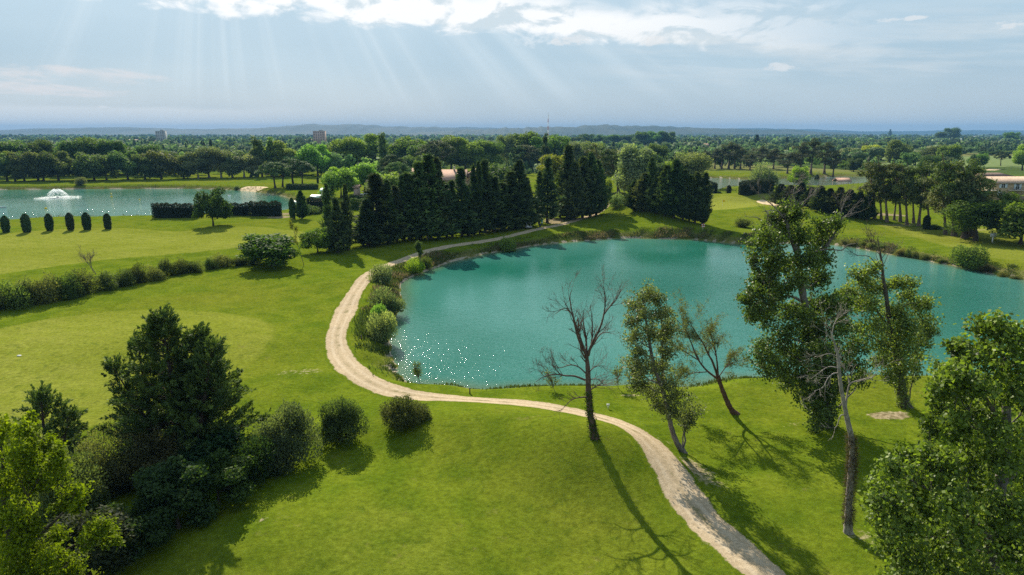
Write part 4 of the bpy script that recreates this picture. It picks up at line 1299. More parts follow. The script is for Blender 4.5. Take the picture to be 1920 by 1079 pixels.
def build_near_poplar():
    loc = np.array((*G(1850, 1150), 0.)); loc[2] = float(hgt(loc[0], loc[1])); Y = loc[1]; r = rng_of(17)
    H = hero('poplar_tree', loc, 'big broad poplar with glinting dark leaves nearest the gravel track bend', 'tree', (0.14, 0.125, 0.11), (0.118, 0.180, 0.030), M_GLOSSY)
    q, rad = stem_from(H, [(1850, 1150), (1852, 1080), (1858, 1000), (1868, 920), (1880, 840), (1885, 770), (1880, 700), (1872, 640)], Y, [.55, .42, .36, .3, .25, .19, .12, .05], .1, 5, 9)
    st = [(q, rad)]
    for pts, rr, dy in (([(1875, 860), (1850, 815), (1825, 800), (1800, 795), (1780, 798)], .11, -.5), ([(1858, 1000), (1800, 960), (1740, 920), (1700, 900)], .14, -.6), ([(1856, 1040), (1790, 1020), (1720, 1000), (1660, 985)], .14, .6),
                        ([(1880, 800), (1840, 740), (1800, 700), (1770, 690)], .12, .8), ([(1882, 760), (1910, 700), (1950, 660)], .12, .4), ([(1868, 920), (1920, 880), (1990, 850)], .14, -.4), ([(1860, 985), (1930, 960), (2010, 950)], .14, .6)):
        s, ra = stem_from(H, pts, Y + dy, np.linspace(rr, .03, len(pts)), .15, int(r.integers(999)), 7, 4); st.append((s, ra))
    lob = [(1868, 600, 30, 0), (1845, 612, 30, .5), (1890, 625, 34, -.4), (1850, 650, 36, .8), (1825, 655, 26, -.2), (1885, 670, 40, -.8), (1915, 640, 34, .6), (1930, 680, 40, -.4), (1800, 650, 22, .2), (1785, 645, 14, .5), (1800, 690, 36, -.5), (1775, 690, 28, .7),
           (1765, 720, 30, -.2), (1790, 735, 36, .8), (1830, 710, 42, -.9), (1865, 720, 40, .8), (1900, 730, 44, -.6), (1940, 740, 50, .4), (1760, 760, 30, .3), (1790, 785, 34, -.6), (1750, 790, 22, .4), (1820, 765, 36, 1.0), (1800, 815, 26, -.4),
           (1850, 780, 30, 1.4), (1890, 790, 40, 1.5), (1940, 810, 44, .6), (1815, 845, 36, .2), (1740, 845, 26, -.3), (1700, 850, 28, .4), (1680, 875, 30, -.5), (1720, 885, 44, .9), (1770, 870, 44, -.9), (1830, 885, 48, 1.2), (1890, 870, 48, -1.0), (1940, 890, 54, .6),
           (1650, 905, 28, .3), (1635, 935, 22, -.2), (1670, 935, 42, -1.0), (1720, 940, 48, .6), (1775, 930, 48, -1.4), (1830, 950, 52, .8), (1890, 950, 52, -1.4), (1950, 960, 56, .4), (1645, 975, 30, .5), (1690, 990, 46, -1.0), (1745, 1000, 50, 1.0), (1800, 1010, 54, -1.6),
           (1860, 1020, 54, .9), (1920, 1030, 56, -1.0), (1665, 1025, 34, .3), (1710, 1050, 46, -.9), (1770, 1065, 50, .9), (1830, 1080, 52, -1.2), (1890, 1090, 52, .6), (1690, 1085, 36, .2), (1740, 1100, 40, -.6), (1985, 700, 50, .4), (1875, 815, 36, -1.2), (1868, 975, 40, -1.3), (2000, 800, 56, -.5), (2010, 900, 56, .5), (1990, 1010, 56, -.6)]
    ta = np.concatenate([s for s, _ in st]); ra = np.concatenate([x for _, x in st])
    hero_lobes(H, r, ta, ra, Y, lob, .19, 42, 13, .15, .9, .19)
    hero_done(H)


def build_yellow_tree():
    loc = np.array((*G(40, 1190), 0.)); loc[2] = float(hgt(loc[0], loc[1])); Y = loc[1]; r = rng_of(18)
    H = hero('oak_tree', loc, 'bright yellow-green broadleaf tree with open crown in front of the dark conifer', 'tree', (0.07, 0.055, 0.04), (0.135, 0.190, 0.010), M_LEAF)
    H['o'].name = 'broadleaf_tree'
    q, rad = stem_from(H, [(40, 1190), (38, 1120), (30, 1050), (20, 980), (12, 920), (8, 860), (5, 800)], Y, [.26, .2, .16, .13, .10, .07, .03], .1, 5, 8)
    st = [(q, rad)]
    for pts, rr, dy in (([(20, 985), (60, 920), (85, 870), (110, 840)], .08, .4), ([(30, 1040), (90, 990), (130, 950), (150, 915)], .08, -.4), ([(34, 1080), (110, 1040), (160, 1010), (195, 990)], .08, .2), ([(12, 930), (-30, 880), (-60, 840)], .08, .3), ([(36, 1110), (80, 1080), (130, 1060)], .06, -.5)):
        s, ra = stem_from(H, pts, Y + dy, np.linspace(rr, .02, len(pts)), .12, int(r.integers(999)), 6, 4); st.append((s, ra))
    lob = [(8, 800, 34, 0), (-20, 820, 40, .5), (40, 810, 26, -.5), (60, 838, 30, .3), (25, 850, 40, -.8), (90, 832, 22, .4), (110, 848, 22, -.3), (70, 868, 34, .9), (100, 878, 26, -.6), (40, 895, 34, .6), (0, 905, 40, -.6), (85, 905, 26, .5),
           (130, 925, 24, -.3), (152, 912, 16, .3), (110, 945, 22, -.6), (145, 945, 16, .2), (30, 955, 36, .9), (60, 985, 26, -.8), (5, 990, 40, .5), (180, 990, 26, -.2), (205, 1002, 22, .4), (165, 1012, 24, -.5), (215, 1015, 14, .1), (60, 1020, 30, -.5), (110, 1005, 22, .6),
           (100, 1040, 34, -.8), (30, 1040, 40, .6), (70, 1065, 38, -.6), (130, 1060, 30, .3), (10, 1085, 44, .5), (80, 1100, 40, -.5), (-40, 900, 50, 0), (-50, 1000, 50, .5), (15, 960, 34, -1.2), (25, 1030, 36, -1.2), (20, 1075, 40, -1.2), (45, 1000, 30, -1.1), (55, 780, 12, .2)]
    ta = np.concatenate([s for s, _ in st]); ra = np.concatenate([x for _, x in st])
    hero_lobes(H, r, ta, ra, Y, lob, .15, 75, 12, .35, .8, .2)
    hero_done(H)


def build_dark_conifer(px_base, stems, label, seed, nb, ns, brown=.06):
    """wind-shaped cypress: several stems, each with level fans of dark sprays that turn up at the tip"""
    loc = GH(*px_base); Y = loc[1]; r = rng_of(seed)
    H = hero('cypress_tree', loc, label, 'tree', (0.085, 0.06, 0.045), (0.078, 0.128, 0.038), M_NEEDLE)
    for (bx, by, tx, ty, wl, wr, dy, frac) in stems:
        a = P3(bx, by, Y + dy); b = P3(tx, ty, Y + dy); a[2] = min(a[2], loc[2] + .2)
        n = 10; t = np.linspace(0, 1, n)[:, None]; p = a + (b - a) * t + np.cumsum(r.normal(0, .05, (n, 3)), 0) * (1 - t)
        hh = b[2] - a[2]; H['w'].tube(p, np.linspace(.028 * hh + .03, .02, n), 7, .5, r)
        m = int(nb * frac); L0 = ((wl + wr) / 2) / ppm(Y, a[2] + hh * .4)
        for k in range(m):
            s = r.uniform(.10, 1.0) ** .85; az = r.uniform(0, 6.283)
            side = wl if math.cos(az) < 0 else wr
            Rk = side / ppm(Y, a[2] + hh * .4) * (1 - s) ** .95 * r.uniform(.5, 1.2) + .30
            c0 = a + (b - a) * s
            rise = .28 + .5 * s
            d = np.array((math.cos(az), math.sin(az), rise)); tip = c0 + d * Rk; mid = c0 + d * Rk * .5 + np.array((0, 0, -.12 * Rk))
            tt = np.linspace(0, 1, 5)[:, None]; bp = c0 * (1 - tt) ** 2 + mid * 2 * tt * (1 - tt) + tip * tt ** 2
            H['w'].tube(bp, np.linspace(.012 + .012 * Rk, .006, 5), 4)
            npl = max(2, int(1.2 + 1.7 * Rk)); base = r.normal(.44, .13) + (.5 if r.random() < brown else 0)
            for _ in range(npl):        # plumes: flat tufts that turn up towards the light
                u = .3 + .7 * r.random() ** .7
                root = c0 * (1 - u) ** 2 + mid * 2 * u * (1 - u) + tip * u ** 2
                pd = unit(unit(d) * .9 + rdir(r, 1)[0] * .65 + np.array((.12, 0, .35))); pl = r.uniform(.45, 1.0)
                w = r.random(ns); q = root + pd * (pl * w)[:, None] + rdir(r, ns) * (.17 * (1.15 - w))[:, None]
                dd = unit(pd * .9 + rdir(r, ns) * .6)
                H['l'].leaves(q, dd, unit(rdir(r, ns) + np.array((0, 0, .6))), .24 * r.uniform(.55, 1.35, ns), .095 * r.uniform(.6, 1.3, ns), np.clip(base + r.normal(0, .06) + .22 * (w - .5) + r.normal(0, .12, ns), 0, 1))
    hero_done(H)


build_dead_tree()
build_sparse_poplar()
build_willowy_tree()
build_tall_poplar()
build_bare_trunk_tree()
build_light_poplar()
build_near_poplar()
build_yellow_tree()
build_dark_conifer((352, 862), [(345, 862, 302, 598, 128, 112, 0, 1.0), (392, 858, 368, 628, 95, 110, .8, .85), (360, 870, 398, 650, 60, 80, -1.0, .5), (330, 870, 212, 690, 70, 60, .6, .5), (300, 868, 258, 640, 60, 60, 1.2, .4)],
                   'great dark wind-shaped cypress with layered crown above the thicket', 21, 230, 42)
build_dark_conifer((92, 905), [(92, 905, 76, 742, 70, 80, 0, 1.0), (110, 905, 128, 782, 50, 60, .5, .5)], 'small dark cypress with rusty tips between the yellow-green tree and the great cypress', 22, 90, 42, .22)

# ------------------------------------------------------------------ plants copied from a few models
PROTO = {}
LEAF_GAIN = 1.6


def proto(kind, *variants):
    out = []
    for tr, cr, h in variants:
        co = np.empty(len(cr.vertices) * 3, np.float32); cr.vertices.foreach_get('co', co); co = co.reshape(-1, 3)
        lo, hi = np.percentile(co, 1, 0), np.percentile(co, 99, 0)
        out.append((tr, cr, float(co[:, 2].max()), float(hi[0] - lo[0])))
    PROTO[kind] = out


proto('round', *[proto_broad(40 + k, 10, 8.5, .08, 34, .44, per=130) for k in range(4)])
proto('oval', *[proto_broad(50 + k, 12, 7.0, .06, 36, .44, per=130) for k in range(3)])
proto('loose', *[proto_broad(60 + k, 12, 8.0, .12, 24, .36, per=100, lean=.5) for k in range(2)])
proto('shade', *[proto_broad(70, 7, 8.5, .16, 40, .36, .95, 190, squash=.7), proto_broad(71, 6.5, 8, .06, 40, .34, .95, 190, squash=.75)])
proto('poplar', *[proto_poplar(75 + k) for k in range(2)])
proto('cone', *[proto_cypress(80 + k, 16, (6.0, 5.2, 6.8, 6.2, 5.6)[k], 'cone', (340, 290, 360, 310, 280)[k], z0=(.02, .03, .015, .03, .05)[k]) for k in range(5)])
proto('blunt', *[proto_cypress(90 + k, 15, 6.5, 'blunt', 620) for k in range(3)])
proto('spire', *[proto_cypress(95 + k, 15, 2.6, 'spire', 330) for k in range(2)])
proto('umbrella', *[proto_umbrella(100 + k) for k in range(3)])
proto('pine', *[proto_pine(105 + k, lean=(-3.0, -2.2, -3.6, .8)[k]) for k in range(4)])
proto('bush', *[proto_bush(110 + k) for k in range(4)])
proto('bigbush', *[proto_bush(140 + k, 3.0, 3.6, .125, 15000, .4, (.25, .45, .3, .5)[k], None, 14, (46, 20, 34, 16)[k], (.62, .85, .7, .9)[k], 30) for k in range(4)])
proto('willow', *[proto_bush(120 + k, 4.2, 4.4, .30, 5200, .8, .3) for k in range(3)])
proto('column', *[proto_column(130 + k) for k in range(2)])
_cnt = {}


def plant(name, kind, px, pby, pty, wpx, label, cat, group=None, leaf=(.05, .085, .02), bark=BARK_DARK, var=None, r=rng_of(500), parts=True, Y=None, x=None, rz=None, part_names=('trunk', 'crown')):
    base = GH(px, pby)
    if Y is not None:
        gx = P3(px, pby, Y)[0]; base = np.array((gx, Y, float(hgt(gx, Y))))
    top = P3(px, pty, base[1])
    hh = top[2] - base[2]
    ww = wpx / ppm(base[1], base[2] + hh / 2)
    k = _cnt.get(kind, 0); _cnt[kind] = k + 1
    tr, cr, ph, pw = PROTO[kind][(k if var is None else var) % len(PROTO[kind])]
    sc = (ww / pw, ww / pw, hh / ph)
    if rz is None: rz = 0.0 if kind == 'pine' else float(r.uniform(0, 6.28))
    jk = float(np.clip(r.normal(1, .2), .6, 1.45)); jl = [c * jk * float(np.clip(r.normal(1, .07), .8, 1.2)) * LEAF_GAIN for c in leaf]
    base[2] -= .05
    if parts:
        o = thing(name, base, label, cat, group, rz, sc)
        link(part_names[0], tr, o, color=bark); link(part_names[1], cr, o, color=jl)
    else:
        o = link(name, cr, None, tuple(map(float, base)), (0, 0, rz), sc, jl); tag(o, label, cat, group)
    return o


ORD = ['first', 'second', 'third', 'fourth', 'fifth', 'sixth', 'seventh', 'eighth', 'ninth', 'tenth', 'eleventh', 'twelfth', 'thirteenth', 'fourteenth', 'fifteenth', 'sixteenth', 'seventeenth', 'eighteenth', 'nineteenth', 'twentieth',
       'twenty-first', 'twenty-second', 'twenty-third', 'twenty-fourth', 'twenty-fifth', 'twenty-sixth', 'twenty-seventh', 'twenty-eighth', 'twenty-ninth', 'thirtieth', 'thirty-first', 'thirty-second', 'thirty-third', 'thirty-fourth', 'thirty-fifth']
C_CYP = (0.046, 0.072, 0.028)
C_DARK = (0.046, 0.080, 0.026)
C_MID = (0.066, 0.115, 0.030)
C_LITE = (0.100, 0.160, 0.034)
C_BRIGHT = (0.15, 0.21, 0.026)
C_GREY = (0.10, 0.130, 0.066)
C_PINE = (0.052, 0.074, 0.024)
C_SILVER = (0.110, 0.138, 0.075)


def row(items, name, kind, label, cat, group, leaf, bark=BARK_DARK, **kw):
    for i, it in enumerate(sorted(items, key=lambda q: q[0])):
        px, by, ty, w = it[:4]
        kd = it[4] if len(it) > 4 else kind; lf = it[5] if len(it) > 5 else leaf
        plant(name, kd, px, by, ty, w, label.format(ORD[i]), cat, group, lf, bark, **kw)


# the wall of cypresses behind the track
wall = [(690, 462, 372, 40), (708, 458, 322, 52), (728, 456, 335, 44), (744, 453, 345, 40), (757, 451, 325, 22, 'spire'), (768, 450, 320, 46), (788, 449, 300, 50), (806, 448, 285, 54), (822, 447, 292, 46), (838, 446, 340, 40), (848, 445, 335, 34),
        (866, 443, 312, 44), (878, 442, 345, 34), (889, 440, 308, 18, 'spire'), (899, 439, 300, 30), (910, 437, 296, 46), (926, 435, 328, 44), (942, 432, 340, 40), (958, 429, 318, 44), (972, 427, 297, 52), (986, 424, 330, 36)]
wall = [(a, b, c, d * (1.1 if e or 818 < a < 905 else 1.22), *e) for a, b, c, d, *e in wall]
row(wall, 'cypress_tree', 'cone', 'dark cypress in the long wall behind the track, {} along from the lone cypress clump', 'tree', 'cypresses in the wall behind the track', C_CYP)
plant('cypress_tree', 'spire', 681, 462, 386, 16, 'slim low cypress spire standing at the open end of the long cypress wall', 'tree', 'cypresses in the wall behind the track', C_CYP)
plant('cypress_tree', 'spire', 1011, 420, 319, 20, 'slim cypress spire beside the green post box at the track', 'tree', 'cypresses in the wall behind the track', C_CYP)
row([(1026, 419, 292, 42), (1064, 411, 268, 46), (1076, 413, 302, 44, 'blunt'), (1092, 409, 290, 50, 'blunt'), (1106, 407, 284, 46), (1118, 404, 298, 44, 'blunt'), (1050, 408, 320, 34)], 'cypress_tree', 'cone',
    'dark cypress of the clump by the track fork, {} counted from the green post box', 'tree', 'cypresses of the clump at the track fork', C_CYP)
row([(634, 474, 368, 44, 'cone'), (618, 466, 340, 20), (653, 470, 343, 20), (645, 466, 375, 34, 'cone')], 'cypress_tree', 'spire', 'dark cypress of the lone clump, {} from the round-headed tree', 'tree', 'cypresses of the lone clump', C_CYP)
row([(1188, 395, 338, 34), (1206, 397, 322, 36), (1219, 396, 293, 24, 'spire'), (1230, 401, 326, 36), (1246, 405, 308, 40), (1263, 409, 295, 44), (1280, 412, 316, 38), (1292, 415, 326, 32), (1303, 419, 320, 32), (1318, 422, 322, 28, 'spire')],
    'cypress_tree', 'blunt', 'dark cypress of the dense clump beside the raised tee, {} from the gravel yard', 'tree', 'cypresses of the clump beside the raised tee', (0.044, 0.068, 0.025))

# clipped columns along the fountain lake
row([(12, 436, 403.5, 14), (51, 436, 400, 15), (94, 433, 399.5, 13.5), (133, 432, 398, 13), (164, 431, 397.5, 14.5), (203, 430, 399.5, 12.5)], 'clipped_column', 'column',
    'clipped dark column tree on the lake lawn, {} in the row ending near the cut hedge', 'tree', 'clipped columns along the lake lawn', (0.026, 0.05, 0.018))
plant('clipped_column', 'column', 549, 411, 370, 11, 'slim clipped column beside the plump conifer at the lake path', 'tree', None, (0.035, 0.07, 0.018))
plant('clipped_conifer', 'blunt', 566, 411, 356, 24, 'plump clipped conifer beside the slim column at the lake path', 'tree', None, (0.028, 0.055, 0.018))
plant('clipped_column', 'column', 1366, 366, 347, 8, 'small clipped column standing at the wire fence behind the green', 'tree', None, (0.028, 0.05, 0.018))
plant('clipped_column', 'column', 1531, 341, 327, 8, 'small dark column on the far pond bank beyond the hedge row', 'tree', None, (0.028, 0.05, 0.018))
plant('clipped_column', 'column', 1356 + 380, 430, 403, 12, 'short dark column shrub among the leaning pine stems', 'tree', None, (0.028, 0.05, 0.018))
plant('clipped_column', 'column', 596, 344, 332, 4, 'tiny dark column by the golfers beyond the lake', 'tree', None, (0.028, 0.05, 0.018), parts=False)

# trees on and around the big lawn
plant('cedar_tree', 'shade', 400, 423, 349, 60, 'solitary dark evergreen in front of the cut lake hedge', 'tree', None, (0.028, 0.05, 0.018), var=1)
plant('round_tree', 'round', 512, 498, 436, 84, 'round-headed dark green tree at the end of the shrub row', 'tree', None, (0.040, 0.085, 0.012), var=0)
plant('young_tree', 'shade', 596, 474, 425, 58, 'low spreading green tree beside the lone cypress clump', 'tree', None, (0.050, 0.095, 0.016), var=1)


def sapling(px_pts, label, seed, leaf, n, L, r0=.06, bark=(.16, .13, .10), kids=10, Lb=1.2):
    loc = GH(*px_pts[0]); H = hero('sapling', loc, label, 'tree', bark, leaf, M_LEAF); r = rng_of(seed)
    q, rad = stem_from(H, px_pts, loc[1], np.linspace(r0, .012, len(px_pts)), .04, seed, 6, 4)
    tips = []
    for k in range(kids):
        i = r.integers(len(q) // 3, len(q) - 1)
        bare_branch(H['w'], r, q[i], unit(unit(q[i + 1] - q[i]) + .8 * rdir(r, 1)[0] + np.array((0, 0, .35))), Lb * r.uniform(.6, 1.2), .03, 2, tips, .2, (3, 5), .8)
    for p in tips:
        m = int(r.poisson(n))
        if m:
            k = r.integers(0, len(p), m); c = p[k] + r.normal(0, .13, (m, 3))
            H['l'].leaves(c, rdir(r, m), rdir(r, m), L * r.uniform(.6, 1.3, m), L * .7, r.normal(.5, .2, m).clip(0, 1))
    hero_done(H)


sapling([(570, 497), (562, 470), (554, 445), (546, 420)], 'thin leaning sapling with sparse yellow-green leaves next to the round-headed tree', 31, (.14, .16, .02), 4, .2)
sapling([(181, 515), (172, 503), (163, 492), (155, 482)], 'small leafless grey tree rising from the shrub row', 32, (.14, .12, .06), .6, .12, .07, (.17, .14, .11), 16, 1.9)
sapling([(176, 512), (170, 497), (172, 482)], 'thin bare grey stem close beside the small leafless tree', 33, (.14, .12, .06), .4, .12, .05, (.17, .14, .11), 9, 1.6)
sapling([(789, 505), (788, 487), (786, 470), (785, 458)], 'slender young poplar on the pond bank beside the gravel track', 34, (.075, .12, .04), 11, .22, .07, (.16, .14, .12), 14, .9)
sapling([(787, 716), (784, 708), (782, 700)], 'small leafy sapling at the near pond edge below the track bend', 35, (.11, .15, .035), 3, .14, .03, (.15, .13, .1), 10, .9)
sapling([(1040, 732), (1036, 722), (1030, 712)], 'low wispy sapling at the pond edge behind the bare dead tree', 36, (.13, .16, .03), 1.6, .15, .03, (.15, .13, .1), 9, .9)
sapling([(1160, 729), (1158, 718), (1160, 705)], 'low wispy sapling at the pond edge between the dead tree and the grey-green leaning tree', 37, (.12, .15, .04), 2, .15, .03, (.15, .13, .1), 8, .8)

# shrub row across the lawn
sr = [(-14, 582, 528, 62), (22, 577, 518, 60), (55, 571, 512, 54), (88, 565, 505, 56), (118, 560, 502, 50), (150, 552, 498, 54), (205, 541, 502, 48), (232, 535, 500, 40), (256, 531, 488, 34), (288, 525, 494, 34), (314, 517, 478, 36), (336, 513, 480, 34), (352, 511, 482, 32), (368, 511, 486, 26),
      (394, 505, 478, 26), (415, 501, 472, 40), (443, 499, 477, 26), (462, 497, 476, 28), (478, 496, 478, 24)]
row(sr, 'shrub', 'bush', 'rounded shrub in the row across the lawn, {} towards the round-headed tree', 'shrub', 'shrubs in the row across the lawn', (0.060, 0.082, 0.028), part_names=('stems', 'foliage'))
# thicket under the great cypress
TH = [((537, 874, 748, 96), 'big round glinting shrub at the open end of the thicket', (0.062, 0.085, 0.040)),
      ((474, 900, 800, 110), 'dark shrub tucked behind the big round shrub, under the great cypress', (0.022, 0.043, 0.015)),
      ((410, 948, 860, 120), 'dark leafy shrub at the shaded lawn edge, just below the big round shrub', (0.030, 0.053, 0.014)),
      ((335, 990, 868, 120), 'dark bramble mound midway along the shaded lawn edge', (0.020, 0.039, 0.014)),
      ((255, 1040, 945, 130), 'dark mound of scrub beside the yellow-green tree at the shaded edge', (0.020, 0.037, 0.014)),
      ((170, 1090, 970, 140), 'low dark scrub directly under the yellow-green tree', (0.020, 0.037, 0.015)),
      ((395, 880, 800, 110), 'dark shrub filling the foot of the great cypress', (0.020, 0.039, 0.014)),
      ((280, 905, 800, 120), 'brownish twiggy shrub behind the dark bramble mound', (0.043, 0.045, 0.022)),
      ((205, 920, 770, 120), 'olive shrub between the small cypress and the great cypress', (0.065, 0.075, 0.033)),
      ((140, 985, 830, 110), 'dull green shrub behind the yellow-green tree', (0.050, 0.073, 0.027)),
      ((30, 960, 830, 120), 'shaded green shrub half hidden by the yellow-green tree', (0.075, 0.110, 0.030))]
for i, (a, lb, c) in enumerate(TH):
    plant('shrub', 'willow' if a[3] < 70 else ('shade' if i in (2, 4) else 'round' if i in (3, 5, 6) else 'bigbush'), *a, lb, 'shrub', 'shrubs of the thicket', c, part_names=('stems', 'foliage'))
plant('shrub', 'willow', 388, 950, 868, 36, 'small vivid green seedling glowing in the dark thicket edge', 'shrub', None, (0.11, 0.20, 0.012), part_names=('stems', 'foliage'))
plant('shrub', 'bigbush', 640, 828, 738, 68, 'dense upright dark shrub on the lawn between thicket and track', 'shrub', 'shrubs beside the track bend', (0.040, 0.060, 0.022), var=0, part_names=('stems', 'foliage'))
plant('shrub', 'bigbush', 760, 798, 736, 76, 'looser brownish-green shrub close to the gravel track bend', 'shrub', 'shrubs beside the track bend', (0.066, 0.078, 0.030), var=2, part_names=('stems', 'foliage'))
# pond-bank willows and bushes
for a, lb, c, k in [((716, 530, 494, 40), 'pale feathery willow bush nearest the track where it narrows', C_SILVER, 'willow'), ((728, 588, 528, 54), 'broad silvery willow bush overhanging the pond, middle of three', C_SILVER, 'willow'),
                    ((710, 598, 564, 28), 'small green bush squeezed between two silvery willow bushes', C_LITE, 'willow'), ((718, 640, 580, 48), 'silvery willow bush nearest the glittering water', (0.115, 0.145, 0.072), 'willow'),
                    ((780, 512, 476, 34), 'yellow-green bush at the foot of the slender young poplar', (0.10, 0.15, 0.02), 'willow'), ((953, 474, 438, 30), 'bright leafy bush on the pond bank below the cypress wall', (0.085, 0.125, 0.03), 'willow'),
                    ((800, 503, 476, 22), 'small dull bush on the bank beside the slender young poplar', C_MID, 'bush'), ((1815, 503, 458, 54), 'big leafy bush leaning over the far pond bank', (0.062, 0.10, 0.026), 'willow'),
                    ((1396, 427, 405, 28), 'small round bush below the putting green', (0.055, 0.072, 0.028), 'bush'), ((1751, 430, 419, 22), 'low dark bush among the leaning pine stems', C_DARK, 'bush'),
                    ((1348, 364, 356, 14), 'low green bush at the wire fence behind the green', C_MID, 'bush'), ((1012 - 18, 424, 385, 22), 'light green bush in the gap beside the green post box', (0.07, 0.12, 0.02), 'willow'),
                    ((1156, 388, 358, 26), 'grey-green bush behind the gravel yard', C_GREY, 'bush'), ((1172, 379, 370, 14), 'pale bush beside the gravel yard', C_SILVER, 'bush'), ((1141, 362, 331, 14), 'bright young tree behind the gravel yard', C_BRIGHT, 'willow'),
                    ((445, 357, 346, 12), 'small round bush beside the far sand bunker', C_GREY, 'bush'), ((152, 349, 331, 18), 'pale young tree on the far lake lawn', C_GREY, 'willow'),
                    ((612, 372, 344, 30), 'yellow-green bush beside the pale green sheds', C_LITE, 'bush'), ((583, 402, 382, 40), 'dark bush behind the plump clipped conifer', C_DARK, 'bush')]:
    plant('shrub', k, *a, lb, 'shrub' if 'tree' not in lb.split(' on ')[0].split(' behind')[0] else 'tree', 'bushes round the ponds', c, part_names=('stems', 'foliage'))
bank = [(1585, 456, 446, 18), (1600, 458, 449, 16), (1618, 461, 450, 16), (1637, 464, 451, 20), (1655, 466, 453, 18), (1690, 478, 463, 18), (1703, 480, 462, 14), (1716, 482, 468, 14), (1735, 485, 472, 18), (1766, 494, 483, 14), (1850, 510, 493, 28), (1880, 520, 508, 20), (1905, 525, 514, 18)]
row(bank, 'waterside_shrub', 'bush', 'low tufted shrub on the far pond bank, {} towards the frame edge', 'shrub', 'tufted shrubs on the far pond bank', (0.085, 0.095, 0.035), part_names=('stems', 'foliage'))


def hedge(px0, px1, pby, h_px, depth, label, seed, leaf, pby1=None, dens=75):
    a = GH(px0, pby); b = GH(px1, pby1 if pby1 else pby)
    L = float(np.hypot(*(b - a)[:2])); c = (a + b) / 2
    h = h_px / ppm(c[1]) * 1.02
    o = thing('hedge', (c[0], c[1] + depth / 2 * .8, c[2] - .05), label, 'hedge', None, math.atan2(b[1] - a[1], b[0] - a[0]))
    link('foliage', hedge_mesh(seed, L, depth, h, dens), o, color=leaf)


hedge(288, 366, 409, 24, 2.2, 'long cut hedge along the lake, its slanting end nearest the clipped columns', 1, (0.022, 0.036, 0.015))
hedge(414, 466, 405, 21, 2.0, 'cut lake hedge just behind the solitary evergreen', 2, (0.022, 0.036, 0.015))
hedge(469, 525, 406, 25, 2.2, 'squared lake hedge beside the lake path', 3, (0.024, 0.040, 0.015))
hedge(576, 606, 398, 24, 3.0, 'dark hedge behind the plump clipped conifer', 4, (0.022, 0.038, 0.015))
hedge(656, 692, 394, 19, 2.5, 'fresh green hedge beyond the lone cypress clump', 5, (0.060, 0.115, 0.014))
hedge(656, 700, 375, 6, 2.5, 'low dark hedge before the parked cars', 6, (0.04, 0.07, 0.016))
hedge(538, 592, 356, 9, 4, 'low rounded hedge under the umbrella pines', 7, (0.045, 0.08, 0.018))
hedge(1396, 1443, 368, 25, 4.0, 'squared dark hedge behind the putting green', 8, (0.024, 0.042, 0.016))
hedge(1326, 1343, 365, 21, 3.5, 'rounded dark hedge end beside the far pond', 9, (0.024, 0.044, 0.018))
hedge(1124, 1172, 376, 13, 2.5, 'low hedge along the gravel yard', 10, (0.05, 0.075, 0.02))

# dark tree row falling away from the squared hedge
row([(1462, 386, 344, 34), (1480, 388, 346, 32), (1500, 391, 341, 30), (1518, 393, 350, 32), (1536, 396, 347, 30), (1553, 399, 352, 32), (1572, 402, 350, 34), (1590, 406, 354, 32), (1608, 409, 358, 34), (1624, 412, 366, 30)], 'cypress_tree', 'blunt',
    'bushy cypress in the row behind the green, {} from the squared hedge', 'tree', 'cypress row behind the green', (0.030, 0.048, 0.018))

# leaning pines behind the far bank
row([(1640, 410, 300, 58), (1652, 412, 312, 50), (1663, 417, 304, 60), (1676, 413, 318, 46), (1688, 416, 302, 60), (1700, 422, 306, 56), (1713, 419, 312, 50), (1722, 424, 300, 66)], 'pine_tree', 'pine',
    'leaning pine in the bare-stemmed grove beyond the pond, {} from the bunker', 'tree', 'leaning pines of the grove beyond the pond', C_PINE, (0.17, 0.125, 0.095))
row([(1742, 428, 330, 60), (1772, 440, 318, 66), (1789, 443, 298, 84), (1806, 447, 296, 84), (1812, 446, 340, 60), (1820, 444, 300, 90), (1829, 446, 322, 80)], 'pine_tree', 'pine', 'thick dark pine of the clump nearer the hotel, {} counted towards the hotel', 'tree', 'pines of the clump before the hotel', C_PINE, (0.16, 0.12, 0.09))
plant('broadleaf_tree', 'loose', 1829, 452, 372, 110, 'fresh green broadleaf tree under the dark pines', 'tree', None, (0.062, 0.105, 0.018))
plant('broadleaf_tree', 'shade', 1913, 458, 362, 120, 'spreading broadleaf tree before the hotel, cut by the frame edge', 'tree', None, (0.045, 0.080, 0.016))

# umbrella pines by the lake bunker
row([(516, 353, 303, 62), (530, 351, 306, 56), (550, 349, 296, 76), (567, 347, 303, 50)], 'umbrella_pine', 'umbrella', 'flat-topped umbrella pine beside the lake bunker, {} from the bunker', 'tree', 'umbrella pines beside the lake bunker', C_DARK)
plant('umbrella_pine', 'umbrella', 738, 352, 288, 58, 'dark dome-shaped umbrella pine behind the rounded plane trees', 'tree', 'dome pines behind the clubhouse', C_DARK)
plant('umbrella_pine', 'umbrella', 746, 358, 302, 56, 'lower dome of dark umbrella pine close to the clubhouse roof', 'tree', 'dome pines behind the clubhouse', C_DARK)
plant('umbrella_pine', 'umbrella', 820, 330, 262, 74, 'largest dark dome pine behind the clubhouse roofs', 'tree', 'dome pines behind the clubhouse', C_DARK)
plant('umbrella_pine', 'round', 936, 372, 305, 56, 'dense dark dome tree beside the clubhouse gable', 'tree', 'dome pines behind the clubhouse', C_DARK)
plant('umbrella_pine', 'umbrella', 1876, 311, 284, 26, 'small lone stone pine in the pale meadow', 'tree', None, C_DARK)

